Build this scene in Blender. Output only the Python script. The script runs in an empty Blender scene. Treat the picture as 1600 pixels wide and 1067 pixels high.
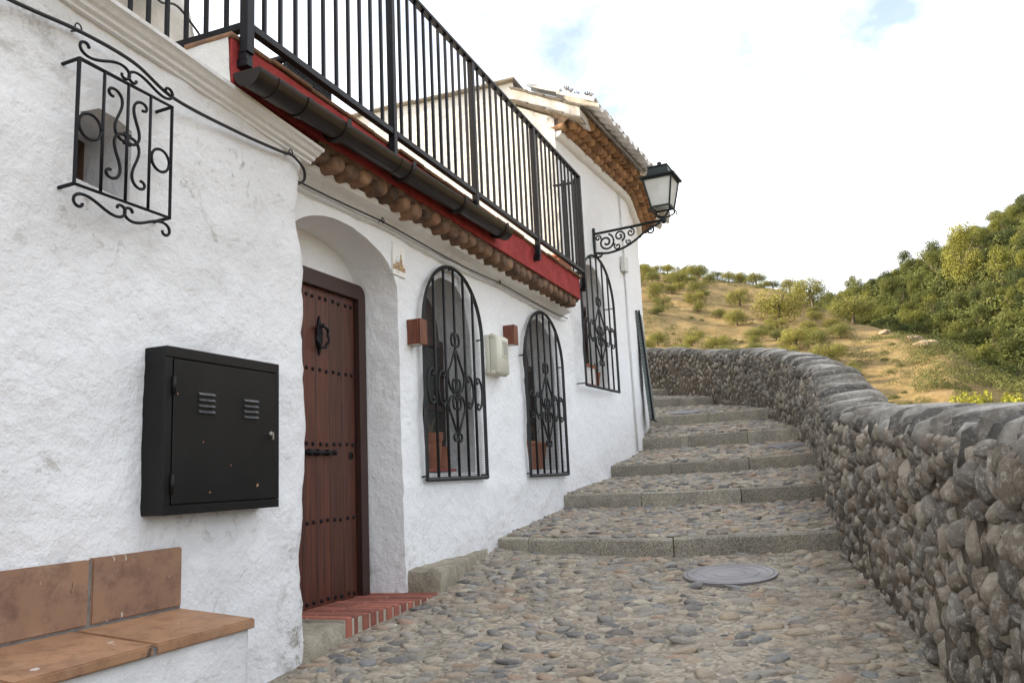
import bpy, bmesh, math, random
import numpy as np
from mathutils import Vector, Matrix, noise
from mathutils.geometry import delaunay_2d_cdt

random.seed(7); RNG = np.random.default_rng(7)
C = bpy.context.scene.collection
scene = bpy.context.scene
R = math.radians

# ------------------------------------------------------------------ camera, light, exposure
cam = bpy.data.objects.new('camera', bpy.data.cameras.new('camera')); C.objects.link(cam)
RW = ((0.3705, 0.1346, 0.9190), (-0.9277, 0.1023, 0.3590), (-0.0457, -0.9856, 0.1628))
cam.matrix_world = Matrix([(r[0], -r[1], -r[2], 0.0) for r in RW] + [(0, 0, 0, 1)])
cam.data.sensor_width = 36; cam.data.lens = 28.8; cam.data.clip_start = 0.05; cam.data.clip_end = 3000
scene.camera = cam
SUN_AZ, SUN_EL = R(99), R(22)             # azimuth from +X towards +Y: the sun stands behind the houses
sd = Vector((math.cos(SUN_AZ)*math.cos(SUN_EL), math.sin(SUN_AZ)*math.cos(SUN_EL), math.sin(SUN_EL)))
sun = bpy.data.objects.new('sun', bpy.data.lights.new('sun', 'SUN')); C.objects.link(sun)
sun.data.energy = 5.0; sun.data.angle = R(0.6); sun.data.color = (1.0, 0.84, 0.60)
sun.rotation_euler = sd.to_track_quat('Z', 'Y').to_euler()
world = bpy.data.worlds.new('World'); scene.world = world; world.use_nodes = True
wt = world.node_tree; wt.nodes.clear()
def wn(t, **k):
    n = wt.nodes.new(t)
    for a, v in k.items(): setattr(n, a, v)
    return n
wo = wn('ShaderNodeOutputWorld'); bg = wn('ShaderNodeBackground'); bg.inputs['Strength'].default_value = 0.1
sky = wn('ShaderNodeTexSky', sky_type='NISHITA', sun_disc=False, sun_elevation=SUN_EL, sun_rotation=math.pi/2-SUN_AZ, air_density=1.0, dust_density=2.0)
tc = wn('ShaderNodeTexCoord'); sep = wn('ShaderNodeSeparateXYZ'); wt.links.new(tc.outputs['Generated'], sep.inputs[0])
ad = wn('ShaderNodeMath', operation='ADD'); wt.links.new(sep.outputs['Z'], ad.inputs[0]); ad.inputs[1].default_value = 0.28
dx = wn('ShaderNodeMath', operation='DIVIDE'); wt.links.new(sep.outputs['X'], dx.inputs[0]); wt.links.new(ad.outputs[0], dx.inputs[1])
dy = wn('ShaderNodeMath', operation='DIVIDE'); wt.links.new(sep.outputs['Y'], dy.inputs[0]); wt.links.new(ad.outputs[0], dy.inputs[1])
cb = wn('ShaderNodeCombineXYZ'); wt.links.new(dx.outputs[0], cb.inputs[0]); wt.links.new(dy.outputs[0], cb.inputs[1])
n1 = wn('ShaderNodeTexNoise'); n1.inputs['Scale'].default_value = 1.9; n1.inputs['Detail'].default_value = 7; n1.inputs['Roughness'].default_value = 0.55; n1.inputs['Distortion'].default_value = 0.3
wt.links.new(cb.outputs[0], n1.inputs['Vector'])
r1 = wn('ShaderNodeMapRange'); r1.inputs['From Min'].default_value = 0.37; r1.inputs['From Max'].default_value = 0.61; r1.inputs['To Min'].default_value = 0.14; r1.inputs['To Max'].default_value = 1.0
wt.links.new(n1.outputs['Fac'], r1.inputs['Value'])
n2 = wn('ShaderNodeTexNoise'); n2.inputs['Scale'].default_value = 3.4; n2.inputs['Detail'].default_value = 6
wt.links.new(cb.outputs[0], n2.inputs['Vector'])
r2 = wn('ShaderNodeMapRange'); r2.inputs['From Min'].default_value = 0.3; r2.inputs['From Max'].default_value = 0.65; r2.inputs['To Min'].default_value = 6.0; r2.inputs['To Max'].default_value = 9.6
wt.links.new(n2.outputs['Fac'], r2.inputs['Value'])
cc = wn('ShaderNodeVectorMath', operation='SCALE'); cc.inputs[0].default_value = (0.985, 0.99, 1.0); wt.links.new(r2.outputs[0], cc.inputs['Scale'])
mx = wn('ShaderNodeMix', data_type='RGBA'); wt.links.new(r1.outputs[0], mx.inputs['Factor']); wt.links.new(sky.outputs[0], mx.inputs['A']); wt.links.new(cc.outputs[0], mx.inputs['B'])
wt.links.new(mx.outputs['Result'], bg.inputs['Color']); wt.links.new(bg.outputs[0], wo.inputs[0])
vs = scene.view_settings; vs.view_transform = 'Standard'; vs.look = 'None'; vs.gamma = 1; vs.use_curve_mapping = False
vs.exposure = 1.75
scene.render.engine = 'CYCLES'; scene.cycles.max_bounces = 8; scene.cycles.diffuse_bounces = 4; scene.cycles.use_denoising = True
scene.cycles.transparent_max_bounces = 12

# ------------------------------------------------------------------ materials
def nodes_of(name):
    m = bpy.data.materials.new(name); m.use_nodes = True
    t = m.node_tree; b = t.nodes['Principled BSDF']
    return m, t, b
def tn(t, typ, ins=None, **k):
    n = t.nodes.new(typ)
    for a, v in k.items(): setattr(n, a, v)
    for a, v in (ins or {}).items(): n.inputs[a].default_value = v
    return n
def L(t, a, b): t.links.new(a, b)
def c4(c): return (c[0], c[1], c[2], 1.0)
def noise_fac(t, vec, scale, detail=5, rough=0.6, lo=0.35, hi=0.65, dist=0.0):
    n = tn(t, 'ShaderNodeTexNoise', {'Scale': scale, 'Detail': detail, 'Roughness': rough, 'Distortion': dist})
    L(t, vec, n.inputs['Vector'])
    r = tn(t, 'ShaderNodeMapRange', {'From Min': lo, 'From Max': hi}); L(t, n.outputs['Fac'], r.inputs['Value'])
    return r.outputs[0], n.outputs['Fac']
def mixc(t, fac, a, b, blend='MIX'):
    m = tn(t, 'ShaderNodeMix', data_type='RGBA', blend_type=blend)
    if isinstance(fac, (int, float)): m.inputs['Factor'].default_value = fac
    else: L(t, fac, m.inputs['Factor'])
    for s, v in (('A', a), ('B', b)):
        if isinstance(v, tuple): m.inputs[s].default_value = c4(v)
        else: L(t, v, m.inputs[s])
    return m.outputs['Result']
def mul(t, a, k):
    m = tn(t, 'ShaderNodeMath', operation='MULTIPLY'); L(t, a, m.inputs[0])
    if isinstance(k, (int, float)): m.inputs[1].default_value = k
    else: L(t, k, m.inputs[1])
    return m.outputs[0]
def bump(t, b, h, strength=0.5, dist=0.01, prev=None):
    n = tn(t, 'ShaderNodeBump', {'Strength': strength, 'Distance': dist}); L(t, h, n.inputs['Height'])
    if prev: L(t, prev, n.inputs['Normal'])
    L(t, n.outputs[0], b.inputs['Normal']); return n.outputs[0]
def vec_of(t, scale=None, kind='Object'):
    n = tn(t, 'ShaderNodeTexCoord'); v = n.outputs[kind]
    if scale:
        m = tn(t, 'ShaderNodeMapping'); m.inputs['Scale'].default_value = scale; L(t, v, m.inputs['Vector']); v = m.outputs[0]
    return v
def rnd_shift(t, v):                                # offsets the texture for each object
    oi = tn(t, 'ShaderNodeObjectInfo'); m = tn(t, 'ShaderNodeMath', operation='MULTIPLY'); L(t, oi.outputs['Random'], m.inputs[0]); m.inputs[1].default_value = 37.0
    a = tn(t, 'ShaderNodeVectorMath', operation='ADD'); L(t, v, a.inputs[0]); L(t, m.outputs[0], a.inputs[1]); return a.outputs[0], oi.outputs['Random']
def simple(name, c1, c2=None, scale=8.0, rough=0.6, bstr=0.2, bscale=40.0, bdist=0.004, metal=0.0, rnd=0.0, stretch=None, spec=0.5):
    m, t, b = nodes_of(name)
    v, rr = rnd_shift(t, vec_of(t, stretch))
    f, _ = noise_fac(t, v, scale)
    col = mixc(t, f, c1, c2 or c1)
    if rnd:
        mr = tn(t, 'ShaderNodeMapRange', {'To Min': 1-rnd, 'To Max': 1+rnd}); L(t, rr, mr.inputs['Value'])
        s = tn(t, 'ShaderNodeVectorMath', operation='SCALE'); L(t, col, s.inputs[0]); L(t, mr.outputs[0], s.inputs['Scale']); col = s.outputs[0]
    L(t, col, b.inputs['Base Color']); b.inputs['Roughness'].default_value = rough; b.inputs['Metallic'].default_value = metal
    b.inputs['Specular IOR Level'].default_value = spec
    if bstr:
        _, h = noise_fac(t, v, bscale, 4); bump(t, b, h, bstr, bdist)
    return m

def stucco(name, base, dirty, amount=0.5, coarse=1.0, stains=()):
    m, t, b = nodes_of(name); v = vec_of(t)
    f1, _ = noise_fac(t, v, 1.3, 6, 0.65, 0.42, 0.72)
    f2, _ = noise_fac(t, v, 7.0, 8, 0.7, 0.60, 0.72)
    f3, _ = noise_fac(t, v, 2.6, 10, 0.78, 0.615, 0.66, 0.6)
    f4, _ = noise_fac(t, vec_of(t, (6, 6, 0.6)), 2.2, 6, 0.65, 0.58, 0.75)
    col = mixc(t, mul(t, f1, 0.7*amount), base, tuple(x*0.80 for x in base))
    col = mixc(t, mul(t, f2, 0.45*amount), col, tuple(0.5*(x+y) for x, y in zip(base, dirty)))
    col = mixc(t, mul(t, f4, 0.32*amount), col, tuple(0.65*x+0.35*y for x, y in zip(base, dirty)))
    col = mixc(t, mul(t, f3, 0.55*amount), col, dirty)
    for (cx, cy, cz, rx, rz, lo, hi, k, sc_) in stains:             # patches of flaked, dirty plaster
        mp = tn(t, 'ShaderNodeMapping'); mp.inputs['Location'].default_value = (-cx/rx, 0, -cz/rz); mp.inputs['Scale'].default_value = (1/rx, 0.0, 1/rz); L(t, v, mp.inputs['Vector'])
        ln = tn(t, 'ShaderNodeVectorMath', operation='LENGTH'); L(t, mp.outputs[0], ln.inputs[0])
        mr = tn(t, 'ShaderNodeMapRange', {'From Min': 1.0, 'From Max': 0.25}); L(t, ln.outputs['Value'], mr.inputs['Value'])
        fs, _ = noise_fac(t, v, sc_, 10, 0.75, lo, hi, 0.4); col = mixc(t, mul(t, mul(t, fs, mr.outputs[0]), k), col, tuple(0.8*x for x in dirty))
    L(t, col, b.inputs['Base Color']); b.inputs['Roughness'].default_value = 0.92; b.inputs['Specular IOR Level'].default_value = 0.15
    _, h1 = noise_fac(t, v, 11.0, 6, 0.62)
    vr = tn(t, 'ShaderNodeTexNoise', {'Scale': 26.0*coarse, 'Detail': 7.0, 'Roughness': 0.65, 'Distortion': 0.35}); L(t, v, vr.inputs['Vector'])
    p = bump(t, b, h1, 0.55, 0.035); p = bump(t, b, vr.outputs['Fac'], 0.5, 0.014, p)
    _, h3 = noise_fac(t, v, 130, 3); bump(t, b, h3, 0.4, 0.003, p)
    return m

def palette(t, fac, cols):
    cr = tn(t, 'ShaderNodeValToRGB'); e = cr.color_ramp; e.interpolation = 'CONSTANT'
    n = len(cols); e.elements[0].position = 0; e.elements[0].color = c4(cols[0]); e.elements[1].position = 1.0/n; e.elements[1].color = c4(cols[1])
    for i in range(2, n):
        x = e.elements.new(i/n); x.color = c4(cols[i])
    L(t, fac, cr.inputs[0]); return cr.outputs[0]
def stone_mat(name, cols, lichen, lich_amt, dust, dust_amt, source, nscale=14.0, rough=0.85):
    m, t, b = nodes_of(name)
    if source == 'object':
        v, fac = rnd_shift(t, vec_of(t))
    else:
        v = vec_of(t); at = tn(t, 'ShaderNodeAttribute', attribute_name='rnd'); fac = at.outputs['Fac']
    col = palette(t, fac, cols)
    f, _ = noise_fac(t, v, nscale*1.6, 6, 0.65, 0.3, 0.7)
    col = mixc(t, mul(t, f, 0.55), col, tuple(0.55*sum(c[i] for c in cols)/len(cols) for i in range(3)))
    f, _ = noise_fac(t, v, nscale*2.4, 8, 0.75, 0.50, 0.64)
    col = mixc(t, mul(t, f, lich_amt), col, lichen)
    f, _ = noise_fac(t, vec_of(t), nscale*0.35, 6, 0.7, 0.45, 0.62)
    col = mixc(t, mul(t, f, dust_amt), col, dust)
    L(t, col, b.inputs['Base Color']); b.inputs['Roughness'].default_value = rough; b.inputs['Specular IOR Level'].default_value = 0.3
    _, h = noise_fac(t, v, nscale*3, 8, 0.7); p = bump(t, b, h, 0.8, 0.02)
    _, h = noise_fac(t, v, nscale*11, 4, 0.7); bump(t, b, h, 0.5, 0.006, p)
    return m

M = {}
M['stucco1'] = stucco('stucco_near', (0.78, 0.775, 0.775), (0.33, 0.30, 0.25), 0.95, 0.8, ((2.33, 0, 0.30, 0.20, 0.75, 0.50, 0.60, 0.9, 9.0), (0.55, 0, 2.62, 0.75, 0.30, 0.50, 0.64, 0.75, 7.0), (2.0, 0, 2.42, 0.9, 0.20, 0.56, 0.64, 0.7, 11.0), (1.75, 0, 0.88, 0.42, 0.12, 0.52, 0.62, 0.6, 12.0), (1.15, 0, 1.95, 0.5, 0.25, 0.56, 0.64, 0.6, 10.0)))
M['stucco2'] = stucco('stucco_middle', (0.83, 0.83, 0.83), (0.50, 0.48, 0.43), 0.35, 0.8, ((-1.2, 0, 0.0, 0.5, 0.35, 0.52, 0.62, 0.7, 10.0), (0.8, 0, 0.2, 1.6, 0.28, 0.57, 0.65, 0.6, 9.0)))
M['stucco3'] = stucco('stucco_far', (0.84, 0.84, 0.84), (0.5, 0.48, 0.44), 0.3, 0.7)
M['stucco_rough'] = stucco('stucco_rough', (0.66, 0.64, 0.60), (0.34, 0.31, 0.26), 0.9, 0.6)
M['cornice'] = stucco('cornice_paint', (0.84, 0.84, 0.84), (0.5, 0.48, 0.45), 0.15, 1.5)
M['iron'] = simple('black_iron', (0.004, 0.004, 0.006), (0.008, 0.007, 0.010), 30, 0.5, 0.2, 90, 0.002, 0.0, spec=0.22)
M['iron_grey'] = simple('dark_grey_iron', (0.012, 0.0125, 0.013), (0.025, 0.025, 0.025), 30, 0.55, 0.3, 90, 0.002, 0.0, spec=0.3)
M['lamp_green'] = simple('dark_green_iron', (0.006, 0.012, 0.012), (0.011, 0.018, 0.017), 30, 0.5, 0.3, 70, 0.002, spec=0.3)
M['cabinet'] = simple('black_cabinet_paint', (0.0045, 0.0045, 0.0047), (0.009, 0.0085, 0.0085), 5, 0.45, 0.15, 60, 0.002, spec=0.25)
M['steel'] = simple('bare_metal', (0.55, 0.53, 0.48), (0.4, 0.36, 0.3), 30, 0.4, 0.2, 80, 0.002, 0.9)
M['louvre'] = simple('worn_louvre_edge', (0.09, 0.09, 0.095), (0.03, 0.03, 0.03), 60, 0.4, 0.1)
M['red'] = simple('red_plaster', (0.33, 0.05, 0.045), (0.24, 0.032, 0.03), 9, 0.85, 0.9, 22, 0.012, spec=0.2)
M['terracotta_edge'] = simple('terracotta_edge', (0.24, 0.13, 0.07), (0.14, 0.08, 0.05), 12, 0.9, 0.5, 40, 0.006, rnd=0.15)
M['gutter'] = simple('brown_gutter', (0.010, 0.0065, 0.006), (0.018, 0.012, 0.010), 10, 0.33, 0.15, 30, 0.002, spec=0.35)
M['corbel'] = simple('tan_corbel_tile', (0.42, 0.24, 0.12), (0.20, 0.11, 0.06), 9, 0.9, 0.7, 30, 0.008, rnd=0.35)
M['corbel_dark'] = simple('weathered_corbel_tile', (0.24, 0.135, 0.075), (0.075, 0.05, 0.038), 8, 0.9, 0.8, 30, 0.01, rnd=0.4)
M['corbel_bed'] = simple('corbel_mortar', (0.16, 0.11, 0.075), (0.09, 0.06, 0.045), 14, 0.95, 0.9, 30, 0.012)
M['roof_white'] = simple('limewashed_tile', (0.72, 0.71, 0.69), (0.48, 0.45, 0.41), 7, 0.9, 0.5, 30, 0.006, rnd=0.1)
M['verge'] = simple('grey_verge_tile', (0.20, 0.17, 0.13), (0.11, 0.095, 0.075), 9, 0.95, 0.7, 30, 0.01, rnd=0.2)
M['door_frame'] = simple('dark_door_frame', (0.028, 0.010, 0.007), (0.044, 0.016, 0.010), 6, 0.5, 0.3, 40, 0.002, stretch=(8, 8, 0.7))
M['plank'] = simple('reddish_door_plank', (0.105, 0.030, 0.014), (0.045, 0.013, 0.008), 5, 0.48, 0.3, 30, 0.002, rnd=0.15, stretch=(12, 12, 0.6))
M['lamp_wood'] = simple('varnished_red_wood', (0.20, 0.055, 0.022), (0.09, 0.025, 0.012), 8, 0.4, 0.2, 40, 0.002, stretch=(14, 14, 1.2))
M['window_wood'] = simple('dark_window_wood', (0.05, 0.02, 0.014), (0.03, 0.013, 0.01), 8, 0.5, 0.2, 30, 0.002)
M['pot'] = simple('terracotta_pot', (0.36, 0.13, 0.065), (0.28, 0.10, 0.05), 8, 0.85, 0.2, 40, 0.003, rnd=0.2)
M['pot_red'] = simple('red_plastic_saucer', (0.34, 0.07, 0.05), (0.28, 0.05, 0.04), 8, 0.6, 0.1)
M['pot_white'] = simple('white_planter', (0.72, 0.71, 0.68), (0.6, 0.58, 0.55), 8, 0.6, 0.1)
M['meter'] = simple('cream_plastic', (0.62, 0.60, 0.50), (0.55, 0.53, 0.44), 4, 0.55, 0.08)
M['grey_plastic'] = simple('grey_plastic', (0.36, 0.36, 0.32), (0.3, 0.3, 0.27), 4, 0.4, 0.05)
M['pale_plastic'] = simple('pale_plastic', (0.68, 0.67, 0.64), (0.58, 0.57, 0.54), 6, 0.6, 0.1)
M['cable'] = simple('black_cable', (0.012, 0.012, 0.014), None, 5, 0.5, 0.0)
M['cable_white'] = simple('whitewashed_conduit', (0.7, 0.7, 0.69), (0.6, 0.6, 0.58), 5, 0.7, 0.1)
M['brick'] = simple('red_step_brick', (0.34, 0.115, 0.075), (0.24, 0.085, 0.06), 12, 0.88, 0.6, 50, 0.005, rnd=0.25)
M['joint'] = simple('pale_mortar', (0.46, 0.41, 0.33), (0.34, 0.30, 0.24), 20, 0.95, 0.8, 60, 0.006)
M['concrete'] = simple('old_concrete', (0.36, 0.32, 0.24), (0.23, 0.20, 0.15), 9, 0.95, 1.0, 45, 0.012)
def worn_tile(name, c1, c2, streak):
    m, t, b = nodes_of(name); v, rr = rnd_shift(t, vec_of(t))
    f, _ = noise_fac(t, v, 3.5, 7, 0.7, 0.38, 0.64); col = mixc(t, f, c1, c2)
    f, _ = noise_fac(t, v, 14, 8, 0.75, 0.5, 0.66); col = mixc(t, mul(t, f, 0.5), col, tuple(x*0.55 for x in c2))
    f, _ = noise_fac(t, v, 9, 6, 0.7, 0.55, 0.72); col = mixc(t, mul(t, f, 0.35), col, (0.42, 0.32, 0.22))
    mp = tn(t, 'ShaderNodeMapping'); mp.inputs['Scale'].default_value = streak; L(t, v, mp.inputs['Vector'])
    f, _ = noise_fac(t, mp.outputs[0], 3.0, 3, 0.5, 0.70, 0.73); col = mixc(t, mul(t, f, 0.75), col, (0.62, 0.58, 0.52))
    f, _ = noise_fac(t, mp.outputs[0], 2.1, 3, 0.5, 0.72, 0.75); col = mixc(t, mul(t, f, 0.8), col, (0.04, 0.03, 0.025))
    L(t, col, b.inputs['Base Color']); b.inputs['Roughness'].default_value = 0.6
    _, h = noise_fac(t, v, 16, 7, 0.7); bump(t, b, h, 0.45, 0.006); return m
M['tile_bench'] = worn_tile('glazed_ochre_tile', (0.37, 0.20, 0.105), (0.25, 0.13, 0.07), (5, 5, 5))
M['tile_back'] = worn_tile('worn_brown_tile', (0.30, 0.17, 0.10), (0.21, 0.115, 0.075), (11, 1, 3.0))
M['grout'] = simple('grey_grout', (0.22, 0.21, 0.19), (0.15, 0.14, 0.13), 20, 0.95, 0.7, 60, 0.006)
M['manhole'] = simple('worn_iron_cover', (0.26, 0.245, 0.25), (0.17, 0.155, 0.155), 4, 0.5, 0.35, 70, 0.003, 0.3)
M['blind'] = simple('grey_green_blind', (0.16, 0.19, 0.18), (0.12, 0.145, 0.14), 12, 0.6, 0.2)
M['bark'] = simple('tree_bark', (0.12, 0.09, 0.065), (0.07, 0.055, 0.04), 6, 0.9, 0.6, 10, 0.03)
M['dry_stem'] = simple('dry_seed_head', (0.28, 0.24, 0.20), (0.2, 0.17, 0.14), 30, 0.9, 0.0)
M['dish'] = simple('grey_dish', (0.30, 0.30, 0.28), (0.22, 0.22, 0.2), 5, 0.5, 0.1)
M['crate'] = simple('black_crate_plastic', (0.008, 0.008, 0.008), (0.012, 0.012, 0.012), 12, 0.5, 0.1)
M['leaf_dark'] = simple('pot_plant_leaf', (0.06, 0.10, 0.03), (0.10, 0.14, 0.05), 12, 0.6, 0.0, rnd=0.2)
M['dry_twig'] = simple('dry_twig', (0.16, 0.12, 0.08), (0.24, 0.19, 0.12), 20, 0.9, 0.0)
M['screen_wire'] = simple('screen_wire', (0.05, 0.05, 0.05), None, 5, 0.5, 0.0)

def granite(name, k):
    m, t, b = nodes_of(name); v, rr = rnd_shift(t, vec_of(t))
    f, _ = noise_fac(t, v, 3.0, 6, 0.65); col = mixc(t, f, (0.30*k, 0.27*k, 0.21*k), (0.17*k, 0.155*k, 0.125*k))
    vo = tn(t, 'ShaderNodeTexVoronoi', {'Scale': 150.0}); L(t, v, vo.inputs['Vector'])
    sp = tn(t, 'ShaderNodeSeparateXYZ'); L(t, vo.outputs['Color'], sp.inputs[0])
    mr = tn(t, 'ShaderNodeMapRange', {'From Min': 0.62, 'From Max': 0.75}); L(t, sp.outputs[0], mr.inputs['Value'])
    col = mixc(t, mul(t, mr.outputs[0], 0.55), col, (0.06, 0.055, 0.05))
    mr2 = tn(t, 'ShaderNodeMapRange', {'From Min': 0.75, 'From Max': 0.85}); L(t, sp.outputs[1], mr2.inputs['Value'])
    col = mixc(t, mul(t, mr2.outputs[0], 0.5), col, (0.5, 0.47, 0.4))
    mr3 = tn(t, 'ShaderNodeMapRange', {'To Min': 0.72, 'To Max': 1.2}); L(t, rr, mr3.inputs['Value'])
    s = tn(t, 'ShaderNodeVectorMath', operation='SCALE'); L(t, col, s.inputs[0]); L(t, mr3.outputs[0], s.inputs['Scale'])
    L(t, s.outputs[0], b.inputs['Base Color']); b.inputs['Roughness'].default_value = 0.88
    _, h = noise_fac(t, v, 60, 6, 0.7); bump(t, b, h, 0.7, 0.008)
    return m
M['granite'] = granite('grey_granite', 1.2); M['granite_pale'] = granite('buff_stone', 1.35)

COB = [(0.319, 0.297, 0.261), (0.174, 0.174, 0.174), (0.478, 0.377, 0.261), (0.58, 0.507, 0.392), (0.246, 0.261, 0.268), (0.392, 0.341, 0.275), (0.435, 0.29, 0.203), (0.348, 0.341, 0.319), (0.123, 0.123, 0.131), (0.522, 0.435, 0.319), (0.29, 0.246, 0.189), (0.42, 0.392, 0.348)]
dust = (0.36, 0.315, 0.25)
M['cob_o'] = stone_mat('cobble_stone', COB, (0.55, 0.50, 0.41), 0.3, dust, 0.55, 'object', 1.1, 0.75)
M['cob_s'] = stone_mat('cobble_stone_mass', COB, (0.55, 0.50, 0.41), 0.3, dust, 0.55, 'attr', 12, 0.75)
WST = [(0.314, 0.272, 0.222), (0.198, 0.182, 0.165), (0.428, 0.371, 0.296), (0.255, 0.215, 0.173), (0.346, 0.321, 0.281), (0.511, 0.445, 0.354), (0.156, 0.145, 0.132), (0.296, 0.248, 0.189)]
M['wst_o'] = stone_mat('wall_stone', WST, (0.60, 0.57, 0.50), 0.8, (0.075, 0.06, 0.046), 0.45, 'object', 1.0)
M['wst_s'] = stone_mat('wall_stone_mass', WST, (0.60, 0.57, 0.50), 0.8, (0.075, 0.06, 0.046), 0.55, 'attr', 12)
CST = [(0.32, 0.295, 0.26), (0.13, 0.122, 0.11), (0.46, 0.435, 0.39), (0.21, 0.19, 0.16), (0.56, 0.535, 0.49), (0.10, 0.094, 0.087), (0.27, 0.245, 0.21)]
M['coping'] = stone_mat('coping_stone', CST, (0.55, 0.53, 0.49), 0.45, (0.09, 0.08, 0.065), 0.3, 'object', 13)
def mortar(name, a, b_, sc=14.0):
    m, t, b = nodes_of(name); v = vec_of(t)
    f, _ = noise_fac(t, v, 2.2, 7, 0.7, 0.4, 0.62); col = mixc(t, f, a, b_)
    vo = tn(t, 'ShaderNodeTexVoronoi', {'Scale': 55.0}); L(t, v, vo.inputs['Vector'])
    sp = tn(t, 'ShaderNodeSeparateXYZ'); L(t, vo.outputs['Color'], sp.inputs[0])
    mr = tn(t, 'ShaderNodeMapRange', {'To Min': 0.7, 'To Max': 1.35}); L(t, sp.outputs[0], mr.inputs['Value'])
    s = tn(t, 'ShaderNodeVectorMath', operation='SCALE'); L(t, col, s.inputs[0]); L(t, mr.outputs[0], s.inputs['Scale'])
    L(t, s.outputs[0], b.inputs['Base Color']); b.inputs['Roughness'].default_value = 0.95; b.inputs['Specular IOR Level'].default_value = 0.2
    _, h = noise_fac(t, v, sc, 8, 0.7); p = bump(t, b, h, 0.8, 0.03)
    bump(t, b, vo.outputs['Distance'], 0.4, 0.01, p)
    return m
M['street'] = mortar('street_mortar', (0.37, 0.325, 0.26), (0.245, 0.212, 0.17))
M['wall_core'] = mortar('wall_mortar', (0.15, 0.125, 0.095), (0.085, 0.07, 0.055))

def glass(name, col, rough=0.1):
    m, t, b = nodes_of(name); b.inputs['Base Color'].default_value = c4(col); b.inputs['Roughness'].default_value = rough
    return m
M['dark_glass'] = glass('dark_window_glass', (0.02, 0.022, 0.022), 0.08)
def frosted():
    m, t, b = nodes_of('frosted_lantern_glass'); v = vec_of(t)
    f, _ = noise_fac(t, v, 6, 4); L(t, mixc(t, f, (0.78, 0.79, 0.76), (0.66, 0.67, 0.63)), b.inputs['Base Color'])
    b.inputs['Roughness'].default_value = 0.35; b.inputs['Transmission Weight'].default_value = 0.35
    b.inputs['IOR'].default_value = 1.15
    return m
M['frosted'] = frosted()

def foliage(name, a, b_, trans=0.25):
    m, t, b = nodes_of(name)
    oi = tn(t, 'ShaderNodeObjectInfo'); at = tn(t, 'ShaderNodeAttribute', attribute_name='rnd')
    cr = tn(t, 'ShaderNodeMix', data_type='RGBA'); L(t, oi.outputs['Random'], cr.inputs['Factor']); cr.inputs['A'].default_value = c4(a); cr.inputs['B'].default_value = c4(b_)
    mr = tn(t, 'ShaderNodeMapRange', {'To Min': 0.55, 'To Max': 1.35}); L(t, at.outputs['Fac'], mr.inputs['Value'])
    s = tn(t, 'ShaderNodeVectorMath', operation='SCALE'); L(t, cr.outputs['Result'], s.inputs[0]); L(t, mr.outputs[0], s.inputs['Scale'])
    L(t, s.outputs[0], b.inputs['Base Color']); b.inputs['Roughness'].default_value = 0.7; b.inputs['Specular IOR Level'].default_value = 0.2
    tr = tn(t, 'ShaderNodeBsdfTranslucent'); L(t, s.outputs[0], tr.inputs['Color'])
    ms = tn(t, 'ShaderNodeMixShader', {'Fac': trans}); L(t, b.outputs[0], ms.inputs[1]); L(t, tr.outputs[0], ms.inputs[2])
    L(t, ms.outputs[0], t.nodes['Material Output'].inputs[0])
    return m
M['olive'] = foliage('olive_foliage', (0.23, 0.215, 0.055), (0.13, 0.14, 0.042))
M['pine'] = foliage('pine_foliage', (0.16, 0.165, 0.034), (0.045, 0.062, 0.021))
M['bright_pine'] = foliage('bright_pine_foliage', (0.22, 0.215, 0.045), (0.21, 0.205, 0.045))
M['bright'] = foliage('yellow_green_leaves', (0.27, 0.27, 0.04), (0.25, 0.26, 0.04), 0.4)
M['scrub'] = foliage('scrub_foliage', (0.12, 0.12, 0.035), (0.09, 0.10, 0.03))
def hill_mat():
    m, t, b = nodes_of('dry_hillside'); v = vec_of(t)
    f, _ = noise_fac(t, v, 0.06, 7, 0.65, 0.4, 0.6); col = mixc(t, f, (0.50, 0.36, 0.17), (0.36, 0.255, 0.12))
    f, _ = noise_fac(t, v, 0.9, 8, 0.75, 0.48, 0.6); col = mixc(t, mul(t, f, 0.6), col, (0.17, 0.15, 0.055))
    f, _ = noise_fac(t, v, 0.16, 6, 0.7, 0.55, 0.62); col = mixc(t, mul(t, f, 0.8), col, (0.46, 0.32, 0.18))
    f, _ = noise_fac(t, v, 4.5, 8, 0.8, 0.46, 0.62); col = mixc(t, mul(t, f, 0.55), col, (0.16, 0.125, 0.05))
    f, _ = noise_fac(t, vec_of(t, (1, 1, 5)), 1.6, 7, 0.7, 0.52, 0.66); col = mixc(t, mul(t, f, 0.5), col, (0.52, 0.40, 0.22))
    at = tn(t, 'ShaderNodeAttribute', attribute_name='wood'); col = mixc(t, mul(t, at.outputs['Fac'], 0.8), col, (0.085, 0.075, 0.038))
    L(t, col, b.inputs['Base Color']); b.inputs['Roughness'].default_value = 0.95; b.inputs['Specular IOR Level'].default_value = 0.1
    _, h = noise_fac(t, v, 0.8, 9, 0.75); p = bump(t, b, h, 1.0, 1.0); _, h = noise_fac(t, v, 6.0, 6, 0.75); bump(t, b, h, 1.0, 0.25, p)
    return m
M['hill'] = hill_mat()

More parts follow.
